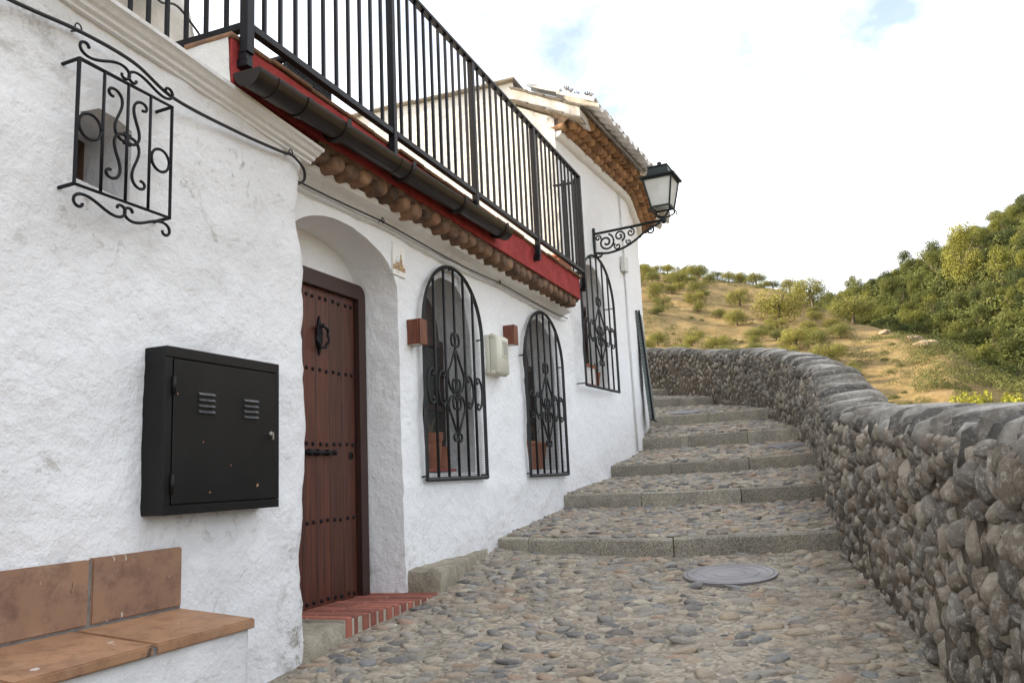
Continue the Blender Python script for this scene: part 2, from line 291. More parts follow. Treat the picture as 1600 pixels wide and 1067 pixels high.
# ------------------------------------------------------------------ builders
def root_of(o):
    p = Vector((0, 0, 0))
    while o is not None: p = p + o.location; o = o.parent
    return p
def tag(o, label=None, cat=None, group=None, kind=None):
    for k, v in (('label', label), ('category', cat), ('group', group), ('kind', kind)):
        if v: o[k] = v
    return o
def thing(name, label, cat, loc=(0, 0, 0), group=None):
    o = bpy.data.objects.new(name, None); C.objects.link(o); o.location = loc; o.empty_display_size = 0.1
    return tag(o, label, cat, group)
def link_mesh(name, me, parent=None, loc=None):
    o = bpy.data.objects.new(name, me); C.objects.link(o)
    if parent is not None: o.parent = parent
    if loc is not None: o.location = Vector(loc) - (root_of(parent) if parent is not None else Vector((0, 0, 0)))
    return o
def fast_mesh(name, V, F, rnd=None, smooth=True, mat=None):
    V = np.asarray(V, dtype=np.float32); F = np.asarray(F, dtype=np.int32); k = F.shape[1]
    me = bpy.data.meshes.new(name); me.vertices.add(len(V)); me.vertices.foreach_set('co', V.ravel())
    me.loops.add(F.size); me.loops.foreach_set('vertex_index', F.ravel())
    me.polygons.add(len(F)); me.polygons.foreach_set('loop_start', np.arange(0, F.size, k, dtype=np.int32))
    me.update(calc_edges=True)
    me.polygons.foreach_set('use_smooth', np.full(len(F), smooth))
    if rnd is not None:
        a = me.attributes.new('rnd', 'FLOAT', 'POINT'); a.data.foreach_set('value', np.asarray(rnd, dtype=np.float32))
    if mat: me.materials.append(mat)
    me.validate(); return me

class MB:
    def __init__(s): s.v = []; s.f = []
    def add(s, vs, fs):
        o = len(s.v); s.v += [Vector(p) for p in vs]; s.f += [tuple(i+o for i in f) for f in fs]; return s
    def box(s, c, d, mat3=None, bev=0.0):
        h = [x/2 for x in d]
        if bev:
            b = min(bev, min(h)*0.6); vs = []; 
            bm = bmesh.new(); bmesh.ops.create_cube(bm, size=1)
            for v in bm.verts: v.co = Vector((v.co.x*d[0], v.co.y*d[1], v.co.z*d[2]))
            bmesh.ops.bevel(bm, geom=bm.edges[:], offset=b, segments=1, affect='EDGES')
            bm.verts.index_update(); vs = [v.co.copy() for v in bm.verts]; fs = [[v.index for v in f.verts] for f in bm.faces]; bm.free()
        else:
            vs = [Vector((x*h[0], y*h[1], z*h[2])) for x in (-1, 1) for y in (-1, 1) for z in (-1, 1)]
            fs = [(0, 1, 3, 2), (4, 6, 7, 5), (0, 4, 5, 1), (2, 3, 7, 6), (0, 2, 6, 4), (1, 5, 7, 3)]
        c = Vector(c)
        return s.add([(mat3 @ v if mat3 else v) + c for v in vs], fs)
    def bb(s, x0, x1, y0, y1, z0, z1, bev=0.0):
        return s.box(((x0+x1)/2, (y0+y1)/2, (z0+z1)/2), (abs(x1-x0), abs(y1-y0), abs(z1-z0)), None, bev)
    def tube(s, pts, r, n=6, flat=None, caps=True, up=None):
        pts = [Vector(p) for p in pts]; m = len(pts); rs = r if isinstance(r, (list, tuple)) else [r]*m
        up = Vector(up) if up else None; rings = []; pn = None
        for i in range(m):
            t = (pts[min(i+1, m-1)] - pts[max(i-1, 0)])
            t = t.normalized() if t.length > 1e-9 else Vector((0, 0, 1))
            if up is not None: a = up - t*up.dot(t)
            elif pn is None: a = t.orthogonal()
            else: a = pn - t*pn.dot(t)
            a = a.normalized() if a.length > 1e-6 else t.orthogonal().normalized(); pn = a; b = t.cross(a)
            fa, fb = (1, 1) if flat is None else flat
            off = math.pi/n if n == 4 else 0
            rings.append([pts[i] + a*(rs[i]*fa*math.cos(2*math.pi*k/n+off)) + b*(rs[i]*fb*math.sin(2*math.pi*k/n+off)) for k in range(n)])
        vs = [p for q in rings for p in q]; fs = []
        for i in range(m-1):
            for k in range(n):
                fs.append((i*n+k, i*n+(k+1) % n, (i+1)*n+(k+1) % n, (i+1)*n+k))
        if caps: fs.append(tuple(reversed(range(n)))); fs.append(tuple((m-1)*n+k for k in range(n)))
        return s.add(vs, fs)
    def bar(s, p, q, w, d=None, up=(0, 0, 1)):             # rectangular bar
        p, q = Vector(p), Vector(q); z = (q-p); l = z.length; z.normalize()
        u = Vector(up); u = u - z*u.dot(z)
        u = u.normalized() if u.length > 1e-6 else z.orthogonal().normalized()
        m = Matrix((u, z.cross(u), z)).transposed()
        return s.box((p+q)/2, (w, d or w, l), m)
    def lathe(s, prof, c, n=16, axis=None, caps=True):      # prof of (r, h)
        q = Vector(axis).to_track_quat('Z', 'Y').to_matrix() if axis else Matrix.Identity(3); c = Vector(c)
        vs = [q @ Vector((r*math.cos(2*math.pi*k/n), r*math.sin(2*math.pi*k/n), h)) + c for r, h in prof for k in range(n)]
        fs = [(i*n+k, i*n+(k+1) % n, (i+1)*n+(k+1) % n, (i+1)*n+k) for i in range(len(prof)-1) for k in range(n)]
        if caps: fs += [tuple(reversed(range(n))), tuple((len(prof)-1)*n+k for k in range(n))]
        return s.add(vs, fs)
    def sweep(s, prof, path, frame, closed=True, caps=True):  # prof 2D points; frame(i) -> (a, b) axes
        m = len(prof); vs = []
        for i, p in enumerate(path):
            a, b = frame(i); vs += [Vector(p) + Vector(a)*u + Vector(b)*w for u, w in prof]
        fs = []
        for i in range(len(path)-1):
            for k in range(m if closed else m-1):
                fs.append((i*m+k, i*m+(k+1) % m, (i+1)*m+(k+1) % m, (i+1)*m+k))
        if caps and closed: fs += [tuple(range(m)), tuple((len(path)-1)*m+k for k in reversed(range(m)))]
        return s.add(vs, fs)
    def build(s, name, mat, parent=None, smooth=False, angle=None, solid=False, loc=None):
        off = root_of(parent) if parent is not None else (Vector(loc) if loc is not None else Vector((0, 0, 0)))
        me = bpy.data.meshes.new(name); me.from_pydata([tuple(v-off) for v in s.v], [], s.f); me.update()
        bm = bmesh.new(); bm.from_mesh(me); bmesh.ops.recalc_face_normals(bm, faces=bm.faces[:])
        if smooth and angle:
            for e in bm.edges:
                if len(e.link_faces) == 2 and e.calc_face_angle(0) > R(angle): e.smooth = False
        bm.to_mesh(me); bm.free()
        if smooth: me.polygons.foreach_set('use_smooth', [True]*len(me.polygons))
        me.materials.append(mat if not isinstance(mat, str) else M[mat])
        o = link_mesh(name, me, parent)
        if parent is None and loc is not None: o.location = loc
        return o

def crom(pts, n=8):
    P = [np.array(p, float) for p in pts]; P = [2*P[0]-P[1]] + P + [2*P[-1]-P[-2]]; out = []
    for i in range(1, len(P)-2):
        for k in range(n):
            t = k/n
            out.append(0.5*((2*P[i]) + (-P[i-1]+P[i+1])*t + (2*P[i-1]-5*P[i]+4*P[i+1]-P[i+2])*t*t + (-P[i-1]+3*P[i]-3*P[i+1]+P[i+2])*t**3))
    out.append(P[-2]); return out
def fbm(p, sc, oct=4): return noise.fractal(Vector(p)*sc, 1.0, 2.0, oct, noise_basis='PERLIN_ORIGINAL')

def scroll(kind='S', n=44, A=7.0, pw=2.6, mid=0.35):
    """S or C scroll with curled ends, normalised to x,y in [-.5,.5], long axis vertical."""
    pts = []; x = y = 0.0; h = math.pi/2; ds = 2.0/n
    for i in range(n+1):
        t = -1 + 2*i/n; pts.append((x, y))
        k = A*abs(t)**pw + mid*(1-abs(t))
        if kind == 'S': k *= (1 if t >= 0 else -1)
        h += k*ds; x += math.cos(h)*ds; y += math.sin(h)*ds
    P = np.array(pts); d = P[3*n//4]-P[n//4]; ang = math.pi/2 - math.atan2(d[1], d[0])
    r = np.array([[math.cos(ang), -math.sin(ang)], [math.sin(ang), math.cos(ang)]]); P = P @ r.T
    lo, hi = P.min(0), P.max(0); return (P-(lo+hi)/2)/(hi-lo)
S_SC, C_SC = scroll('S', 64, A=14.0, pw=1.7), scroll('C', 60, A=19.0, mid=0.8)
C_TIGHT = scroll('C', A=21.0, mid=1.2, n=60)

# sheet of wall in (u, z) with holes, mapped on a path; displaced by plaster noise
def tri_sheet(outline, holes, step):
    def dens(poly):
        out = []
        for i in range(len(poly)):
            a, b = np.array(poly[i], float), np.array(poly[(i+1) % len(poly)], float); n = max(1, int(round(np.linalg.norm(b-a)/step)))
            out += [tuple(a+(b-a)*k/n) for k in range(n)]
        return out
    loops = [dens(outline)] + [dens(h) for h in holes]
    pts = []; edges = []
    for lp in loops:
        o = len(pts); pts += lp; edges += [(o+i, o+(i+1) % len(lp)) for i in range(len(lp))]
    xs = [p[0] for p in loops[0]]; ys = [p[1] for p in loops[0]]
    gx = np.arange(min(xs)+step/2, max(xs), step); gy = np.arange(min(ys)+step/2, max(ys), step)
    allp = np.array(pts)
    G = np.array([(x+RNG.uniform(-.2, .2)*step, y+RNG.uniform(-.2, .2)*step) for x in gx for y in gy])
    def inside(P, poly):
        q = np.array(poly); x, y = P[:, 0], P[:, 1]; r = np.zeros(len(P), bool); j = len(q)-1
        for i in range(len(q)):
            c = ((q[i, 1] > y) != (q[j, 1] > y))
            xi = (q[j, 0]-q[i, 0])*(y-q[i, 1])/(q[j, 1]-q[i, 1]+1e-12)+q[i, 0]
            r ^= c & (x < xi); j = i
        return r
    if len(G):
        k = inside(G, loops[0])
        for h in loops[1:]: k &= ~inside(G, h)
        G = G[k]
        if len(G):
            dmin = np.full(len(G), 1e9)
            for i in range(0, len(allp), 200): dmin = np.minimum(dmin, np.sqrt(((G[:, None]-allp[None, i:i+200])**2).sum(2)).min(1))
            G = G[dmin > step*0.45]
            pts += [tuple(g) for g in G]
    v, e, f, _, _, _ = delaunay_2d_cdt([Vector(p) for p in pts], edges, [], 0, 1e-5)
    V = np.array([(p.x, p.y) for p in v]); F = np.array([tuple(t) for t in f if len(t) == 3])
    cen = V[F].mean(1); k = inside(cen, loops[0])
    for h in loops[1:]: k &= ~inside(cen, h)
    return V, F[k], loops
def arch(x0, x1, z0, zs, zt, n=20):
    c, r = (x0+x1)/2, (x1-x0)/2
    return [(x0, z0), (x1, z0)] + [(c+r*math.cos(a), zs+(zt-zs)*math.sin(a)) for a in np.linspace(0, math.pi, n)]

# ------------------------------------------------------------------ TERRAIN AND FAR HILLS
FR = [(-60, .24, 150), (-16.5, .255, 150), (-12, .243, 146), (-8.7, .230, 140), (-5.5, .212, 134), (-2.7, .195, 126), (0, .172, 116), (1.9, .155, 106), (4, .137, 94), (6.8, .113, 84), (8.3, .084, 74), (10.5, .060, 66), (20, .05, 60), (60, .03, 60)]
BK = [(-60, .1, 190), (-12, .13, 190), (-6, .150, 190), (-3.6, .160, 185), (0.1, .172, 180), (2.5, .187, 178), (6, .207, 175), (9.4, .230, 172), (12, .252, 172), (18.3, .28, 175), (30, .31, 180), (60, .26, 200)]
def tab(T, a):
    xs = [t[0] for t in T]; return np.interp(a, xs, [t[1] for t in T]), np.interp(a, xs, [t[2] for t in T])
def terrain_h(a, r):
    if abs(a) > 60:
        k = min(1, (abs(a)-60)/30); a2 = math.copysign(60, a)
        return terrain_h(a2, r)*(1-k) + (-6.0)*k
    ef, rf = tab(FR, a); eb, rb = tab(BK, a); hf, hb = ef*rf, eb*rb
    if r < 9: h = -2.2
    elif r < 24:
        h = -2.2 + (-5.5+2.2)*(r-9)/15
    elif r < rf:
        t = (r-24)/(rf-24); h = -5.5 + (hf+5.5)*(0.72*t+0.28*t*t*(3-2*t))
    elif r < rf+16: h = hf - 3.5*math.sin((r-rf)/16*math.pi/2)
    elif r < rb:
        t = (r-rf-16)/max(1, rb-rf-16); h0 = hf-3.5; h = h0 + (max(hb, h0*0.9)-h0)*(0.65*t+0.35*t*t*(3-2*t))
    else: h = max(hb, (hf-3.5)*0.9) - (r-rb)*0.03
    if r > 14:
        x, y = r*math.cos(R(a)), -r*math.sin(R(a)); k = min(1, (r-14)/30)
        h += k*(1.3*fbm((x, y, 3), 0.045, 4) + 0.35*fbm((x, y, 9), 0.22, 3))
    return h
az_list = list(np.arange(-180, -20, 5.0)) + list(np.arange(-20, 20, 0.4)) + list(np.arange(20, 180, 5.0))
r_list = [0.5, 4, 8.9, 9.5, 12, 16, 20] + list(np.arange(24, 60, 2.2)) + list(np.arange(60, 196, 2.0)) + [205, 220, 250, 300, 400, 600, 1000, 1800]
TV = []; wood = []
for a in az_list:
    ef, rf = tab(FR, max(-60, min(60, a)))
    for r in r_list:
        TV.append((r*math.cos(R(a)), -r*math.sin(R(a)), terrain_h(a, r)))
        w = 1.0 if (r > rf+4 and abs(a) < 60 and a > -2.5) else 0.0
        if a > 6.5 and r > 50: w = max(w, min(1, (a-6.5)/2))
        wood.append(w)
nr, na = len(r_list), len(az_list)
TF = [(i*nr+k, i*nr+k+1, ((i+1) % na)*nr+k+1, ((i+1) % na)*nr+k) for i in range(na) for k in range(nr-1)]
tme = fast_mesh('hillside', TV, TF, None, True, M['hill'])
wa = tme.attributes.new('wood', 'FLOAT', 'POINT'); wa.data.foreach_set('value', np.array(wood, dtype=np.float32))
hill = tag(link_mesh('hillside', tme), 'dry grassy hillside rising beyond the stone wall', None, None, 'structure')
bmx = bmesh.new(); bmx.from_mesh(tme); bmesh.ops.recalc_face_normals(bmx, faces=bmx.faces[:])
if sum(f.normal.z for f in bmx.faces) < 0: bmesh.ops.reverse_faces(bmx, faces=bmx.faces[:])
bmx.to_mesh(tme); bmx.free()

def crown_mesh(name, lobes, per, size, mat, seed, squash=1.0):
    """leaf clumps (quads) spread over and inside uneven lobes; lobes = [(x, y, z, r)]"""
    g = np.random.default_rng(seed); V = []; F = []; rn = []
    for (x, y, z, r) in lobes:
        n = max(8, int(per*r*r*4)); d = g.normal(size=(n, 3)); d /= np.linalg.norm(d, axis=1)[:, None]
        rad = r*(0.62+0.45*g.random(n)**0.6); P = d*rad[:, None]*np.array([1, 1, squash]) + np.array([x, y, z]); lob = g.random()
        for p, dd in zip(P, d):
            nn = dd*1.0 + g.normal(size=3)*0.42; nn /= np.linalg.norm(nn); a = np.cross(nn, g.normal(size=3)); a /= np.linalg.norm(a); b = np.cross(nn, a)
            s = size*g.uniform(0.6, 1.35); o = len(V); k = g.uniform(0.5, 0.9)
            V += [p-a*s*k, p-b*s*0.55+nn*s*.15, p+a*s, p+b*s*0.55+nn*s*.15]; F.append((o, o+1, o+2, o+3)); q = 0.45*lob+0.55*g.random(); rn += [q]*4
    return fast_mesh(name, V, F, rn, False, mat)
def lobes_round(seed, n=11, top=1.0):
    g = np.random.default_rng(seed); out = []
    for i in range(n):
        a = g.uniform(0, 2*math.pi); q = math.sqrt(g.random())*0.34; z = g.uniform(0.13, 0.66)*top
        out.append((q*math.cos(a), q*math.sin(a), z, g.uniform(0.15, 0.25)))
    return out
def lobes_pine(seed, n=13):
    g = np.random.default_rng(seed); out = []
    for i in range(n):
        z = g.uniform(0.14, 0.95); w = 0.33*(1.15-z)+0.08; a = g.uniform(0, 2*math.pi); q = math.sqrt(g.random())*w
        out.append((q*math.cos(a), q*math.sin(a), z, g.uniform(0.10, 0.17)))
    return out
olive_v = [crown_mesh('olive_crown', lobes_round(s, 16), 2600, 0.017, M['olive'], s) for s in (1, 2, 3, 4)]
pine_v = [crown_mesh('pine_crown', lobes_pine(s, 26), 2600, 0.018, M['pine'], s) for s in (11, 12, 13)] + [crown_mesh('pine_crown', lobes_round(s, 18), 2000, 0.018, M['pine'], s) for s in (14, 15)]
cyp_v = [crown_mesh('cypress_crown', [(0, 0, 0.1+0.09*i, 0.075*(1-abs(i-3.2)/8)) for i in range(10)], 3000, 0.024, M['pine'], 21)]
shrub_v = [crown_mesh('shrub_crown', [(g1[0], g1[1], 0.28+0.3*g1[2], 0.22) for g1 in np.random.default_rng(s).uniform(-0.4, 0.4, (9, 3))], 3500, 0.012, M['scrub'], s) for s in (31, 32, 33)]
def trunk_mesh(seed, mat):
    g = random.Random(seed); mb = MB()
    p = [(0, 0, -0.12), (0.01, 0, 0.1), (0.02, 0.01, 0.3), (0.0, 0.02, 0.6)]; mb.tube(p, [0.045, 0.035, 0.028, 0.012], 6)
    for k in range(4):
        a = g.uniform(0, 6.28); mb.tube([(0.015, 0.01, 0.25+0.05*k), (0.12*math.cos(a), 0.12*math.sin(a), 0.42+0.06*k), (0.25*math.cos(a), 0.25*math.sin(a), 0.55+0.08*k)], [0.02, 0.014, 0.005], 5)
    me = bpy.data.meshes.new('trunk'); me.from_pydata([tuple(v) for v in mb.v], [], mb.f); me.materials.append(mat); return me
trunk_v = [trunk_mesh(s, M['bark']) for s in (1, 2)]
def plant_tree(name, me, a, r, h, w, label, cat, group, trunk=True):
    x, y = r*math.cos(R(a)), -r*math.sin(R(a)); z = terrain_h(a, r)-0.02*h
    if trunk:
        t = thing(name, label, cat, (x, y, z), group)
        c = link_mesh('crown', me, t); c.scale = (w, w, h); c.rotation_euler.z = random.uniform(0, 6.28)
        q = link_mesh('trunk', random.choice(trunk_v), t); q.scale = (w, w, h); q.rotation_euler.z = random.uniform(0, 6.28)
    else:
        t = link_mesh(name, me); t.location = (x, y, z); t.scale = (w, w, h); t.rotation_euler.z = random.uniform(0, 6.28); tag(t, label, cat, group)
    return t
# single trees one can tell apart
plant_tree('pine_tree', crown_mesh('bright_pine_crown', lobes_pine(61, 34), 3000, 0.016, M['bright_pine'], 61), 8.4, 142, 9.5, 8.0, 'big bright pine standing out of the wooded slope', 'tree', None)
plant_tree('olive_tree', olive_v[1], -2.9, 96, 5.0, 6.6, 'broad dark olive tree alone on the open grass slope', 'tree', None)
plant_tree('oak_tree', olive_v[2], -0.75, 110, 5.6, 5.4, 'tall round dark green tree at the notch between the two hills', 'tree', None)
plant_tree('pine_tree', pine_v[3], -0.6, 128, 4.6, 4.8, 'pale tree top showing over the notch between the hills', 'tree', None)
plant_tree('olive_tree', olive_v[0], 1.6, 103, 4.6, 5.6, 'bright green round tree where the wood begins', 'tree', None)
plant_tree('shrub', shrub_v[0], 4.6, 50, 3.0, 4.6, 'large lit shrub low on the slope just above the wall', 'shrub', None, False)
# olive grove on the left hill
random.seed(5); placed = []; cnt = 0
def free(a, r, d):
    x, y = r*math.cos(R(a)), -r*math.sin(R(a))
    for px, py, pd in placed:
        if (px-x)**2+(py-y)**2 < ((d+pd)*0.5)**2: return False
    placed.append((x, y, d)); return True
for aa, rr_, d0 in ((8.4, 142, 9), (-2.9, 96, 8), (-.75, 112, 9), (-.6, 128, 7), (1.6, 103, 7), (4.6, 50, 4)): free(aa, rr_, d0)
def where(a, t, names):                                     # plain words for the place on a slope
    return names[min(len(names)-1, int(t*len(names)))]
SIZE = lambda d, lo, hi: 'small' if d < lo else ('large' if d > hi else 'middling')
LEFT_SECT = ((-12.0, 'hard by the far house'), (-10.6, 'a little right of the far house'), (-9.2, 'in the first third of the left hill'), (-7.6, 'left of the pylons'), (-6.2, 'near the pylons'), (-4.6, 'just right of the pylons'), (-2.8, 'above the lone broad olive'), (-1.2, 'right of the lone broad olive'), (9, 'close to the notch of the hills'))
for i in range(44):                                         # the row on the skyline
    a = -13.0+12.6*i/43+random.uniform(-.12, .12); r = tab(FR, a)[1]*random.uniform(.975, 1.0); d = random.uniform(2.3, 4.4)
    if not free(a, r, d*.7): continue
    sect = next(w for lim, w in LEFT_SECT if a < lim)
    plant_tree('olive_tree', random.choice(olive_v), a, r, d*random.uniform(0.58, 0.8), d*0.95, f'{SIZE(d, 2.9, 3.9)} olive tree on the skyline, {sect}', 'tree', 'olive trees on the left hill'); cnt += 1
tries = 0
while cnt < 125 and tries < 6000:
    tries += 1; a = random.uniform(-13.2, 1.2); ef, rf = tab(FR, a)
    c_ = random.random()
    if c_ < 0.36: r = rf*random.uniform(0.965, 1.0)
    elif c_ < 0.84: r = rf*random.uniform(0.70, 0.96)
    else: r = rf*random.uniform(0.48, 0.7)
    d = random.uniform(2.2, 4.6)*(0.8 if r < 95 else 1)
    if a > -7 and 0.8 < r/rf < 0.955 and random.random() < 0.7: continue
    if r < rf*.95 and fbm((r*math.cos(R(a)), r*math.sin(R(a)), 1), 0.055, 2) < -0.16: continue
    if not free(a, r, d*1.1): continue
    sect = next(w for lim, w in LEFT_SECT if a < lim); row = 'on the skyline' if r > rf*.963 else ('on the upper slope' if r > rf*.85 else ('halfway down' if r > rf*.7 else 'low on the grass'))
    plant_tree('olive_tree', random.choice(olive_v), a, r, d*random.uniform(0.58, 0.8), d*0.92, f'{SIZE(d, 2.9, 3.9)} olive tree {row}, {sect}', 'tree', 'olive trees on the left hill'); cnt += 1
# wood on the right hill
placed = [(142*math.cos(R(8.4)), -142*math.sin(R(8.4)), 8), (136*math.cos(R(8.3)), -136*math.sin(R(8.3)), 6)]; cnt = 0; tries = 0
RIGHT_SECT = ((0.5, 'at the notch of the hills'), (2.0, 'right of the notch'), (3.4, 'in the left part of the wood'), (4.8, 'left of the cypress row'), (6.4, 'above the first cypresses'), (7.8, 'left of the big bright pine'), (9.2, 'around the big bright pine'), (10.8, 'right of the big bright pine'), (99, 'at the right end of the wood'))
while cnt < 292 and tries < 16000:
    tries += 1; a = random.uniform(-2.2, 13.5); ef, rf = tab(FR, a); eb, rb = tab(BK, a)
    lo = rf+8 if a < 9 else rf+6
    r = random.uniform(lo, rb+1.5) if random.random() < 0.8 else rb-random.uniform(0, 6)
    if 5.2 < a and r < rf+24 and random.random() < .6: continue
    d = random.uniform(3.0, 6.4)*(0.75+0.25*(r-60)/110)
    if r < rb-22 and random.random() < .35: continue
    if not free(a, r, d*0.62): continue
    t = (r-lo)/max(1, rb-lo); sect = next(w for lim, w in RIGHT_SECT if a < lim); row = 'on the skyline' if r > rb-7 else ('on the upper slope' if t > .6 else ('halfway up the slope' if t > .3 else 'at the lower edge of the wood'))
    plant_tree('pine_tree', random.choice(pine_v), a, r, d*random.uniform(0.75, 1.1), d*0.92, f'{SIZE(d, 3.8, 5.2)} pine {row}, {sect}', 'tree', 'pines of the wood on the right hill'); cnt += 1
ORD = ['leftmost', 'second', 'third', 'fourth', 'fifth', 'sixth', 'seventh', 'eighth', 'ninth', 'tenth', 'eleventh', 'twelfth', 'rightmost']
for i in range(13):
    a = 6.3 + 4.6*i/12 + random.uniform(-.12, .12); ef, rf = tab(FR, a); q = ORD[i] + (' cypress from the left' if 0 < i < 12 else ' cypress')
    plant_tree('cypress_tree', cyp_v[0], a, rf+14+random.uniform(-1.5, 1.5), random.uniform(4.6, 6.4), random.uniform(5.5, 7.0), f'{q} in the dark row across the wooded hill', 'tree', 'cypresses in a row on the right hill')
for a, hh, q in ((-5.35, 3.0, 'taller pale pylon on the crest of the left hill'), (-4.3, 2.2, 'shorter pale pylon on the crest of the left hill')):
    r = tab(FR, a)[1]-1; x, y, z = r*math.cos(R(a)), -r*math.sin(R(a)), terrain_h(a, r); t = thing('pylon', q, 'pylon', (x, y, z), 'pylons on the left hill'); mb = MB()
    for sx, sy in ((-1, -1), (1, -1), (1, 1), (-1, 1)): mb.tube([(x+.35*sx, y+.35*sy, z-.2), (x+.10*sx, y+.10*sy, z+hh)], .05, 4)
    for k in range(6):
        w0, w1_ = .35-.25*k/6, .35-.25*(k+1)/6; z0_, z1__ = z+hh*k/6, z+hh*(k+1)/6
        for s1 in (-1, 1): mb.tube([(x-w0, y+s1*w0, z0_), (x+w1_, y+s1*w1_, z1__)], .03, 4); mb.tube([(x+s1*w0, y-w0, z0_), (x+s1*w1_, y+w1_, z1__)], .03, 4)
    mb.build('lattice_mast', 'pale_plastic', t)
# low scrub of both slopes and the undergrowth of the wood, uncountable
def clump_cards(cl, per, q0, squash):
    """cl: array of (x, y, z, size); returns card vertices, faces and tone for leafy clumps"""
    cl = np.array(cl); n = len(cl); d = RNG.normal(size=(n, per, 3)); d /= np.linalg.norm(d, axis=2)[:, :, None]; d[:, :, 2] = np.abs(d[:, :, 2])
    lump = 1+0.22*np.sin(d[:, :, 0]*5+cl[:, 0, None])*np.sin(d[:, :, 1]*5+cl[:, 1, None]*2)
    p = cl[:, None, :3] + d*(cl[:, None, 3:4]*np.array([.6, .6, squash]))*(RNG.uniform(.72, 1.04, (n, per))*lump)[:, :, None]
    nn = d*1.1+RNG.normal(size=d.shape)*.45; nn /= np.linalg.norm(nn, axis=2)[:, :, None]
    aa = np.cross(nn, RNG.normal(size=d.shape)); aa /= np.linalg.norm(aa, axis=2)[:, :, None]; bb = np.cross(nn, aa)
    q = (q0*RNG.uniform(.6, 1.35, (n, per)))[:, :, None]*np.clip(cl[:, None, 3:4]/2.0, .55, 1.5)
    V = np.stack([p-aa*q, p-bb*q*.6, p+aa*q, p+bb*q*.6], axis=2).reshape(-1, 3); F = np.arange(len(V)).reshape(-1, 4)
    tone = np.repeat((0.5*RNG.random((n, 1))+0.5*RNG.random((n, per))).reshape(-1), 4); return V, F, tone
cl = []
for i in range(1500):
    a = random.uniform(-2.5, 13.5); ef, rf = tab(FR, a); eb, rb = tab(BK, a); r = random.uniform(rf+5, rb+1)
    if 5.2 < a and r < rf+18: continue
    cl.append((r*math.cos(R(a)), -r*math.sin(R(a)), terrain_h(a, r), random.uniform(1.5, 4.0)))
V, F, T = clump_cards(cl, 330, 0.115, .66); tag(link_mesh('undergrowth', fast_mesh('undergrowth', V, F, T, False, M['pine'])), 'dark undergrowth filling the wood of the right hill', None, None, 'stuff')
cl = []
for i in range(1300):
    a = random.uniform(-13, 13.5); ef, rf = tab(FR, a); r = random.uniform(30, rf*1.0)
    if a > 5 and random.random() < 0.55: r = random.uniform(40, rf+14)
    if fbm((r*math.cos(R(a)), r*math.sin(R(a)), 5), 0.07, 3) < (-0.08 if a < 4 else -0.25): continue
    cl.append((r*math.cos(R(a)), -r*math.sin(R(a)), terrain_h(a, r), random.uniform(0.35, 1.6)*(1.4 if a > 5 else 1)))
for i in range(300):
    a = random.uniform(-3, 9.5); r = random.uniform(25, 62)
    cl.append((r*math.cos(R(a)), -r*math.sin(R(a)), terrain_h(a, r), random.uniform(0.3, 1.1)))
V, F, T = clump_cards(cl, 300, 0.058, .5); tag(link_mesh('scrub', fast_mesh('scrub', V, F, T, False, M['scrub'])), 'low scrub dotted over both hillsides', None, None, 'stuff')
# rock outcrops on the open slope
for a, r, s, q in ((5.0, 82, 0.8, 'middling'), (5.7, 78, 1.0, 'largest'), (3.4, 92, 0.6, 'smallest')):
    bm = bmesh.new(); bmesh.ops.create_icosphere(bm, subdivisions=3, radius=1)
    for v in bm.verts: v.co *= 1+0.45*fbm(v.co+Vector((a, r, 0)), 1.1, 4); v.co.z *= 0.7
    me = bpy.data.meshes.new('rock'); bm.to_mesh(me); bm.free(); me.materials.append(M['terracotta_edge']); M.setdefault('rock', simple('pale_rock', (0.34, 0.26, 0.18), (0.22, 0.16, 0.11), 3, 0.95, 0.8, 4, 0.1)); me.materials[0] = M['rock']
    o = link_mesh('rock', me); o.location = (r*math.cos(R(a)), -r*math.sin(R(a)), terrain_h(a, r)+.1); o.scale = (s*.7, s*.9, s*.75)
    tag(o, f'{q} of the pale rock outcrops in the dry slope below the wood', 'rock', 'rock outcrops on the slope')
# bright bush just beyond the near wall
bx_, by_ = 18.0, -2.75
bush = thing('bush', 'bright yellow-green bush top peeping over the near stone wall', 'bush', (bx_, by_, terrain_h(8.7, 18.2)))
mb = MB(); zb_0 = terrain_h(8.7, 18.2); mb.tube([(bx_, by_, zb_0-.2), (bx_+.05, by_, -1.5), (bx_, by_, 0.6)], [0.12, 0.09, 0.03], 7)
for k in range(9):
    a = k*0.9; mb.tube([(bx_+.03, by_, -1.2+0.12*k), (bx_+0.35*math.cos(a), by_+0.35*math.sin(a), 0.0+0.1*k), (bx_+0.45*math.cos(a), by_+0.45*math.sin(a), 0.5+0.06*k)], [0.04, 0.025, 0.01], 5)
mb.build('trunk', 'bark', bush, True)
lb = [(0.5*math.cos(k*0.9)*random.uniform(.5, 1.15), 0.55*math.sin(k*0.9)*random.uniform(.5, 1.15), 0.86-zb_0+0.03*(k % 9)+random.uniform(-.16, .12), 0.13) for k in range(16)] + [(random.uniform(-.6, .6), random.uniform(-.6, .6), random.uniform(-1.0, 0.6)-zb_0, 0.36) for k in range(16)]
link_mesh('crown', crown_mesh('bush_crown', lb, 560, 0.046, M['bright'], 77), bush)

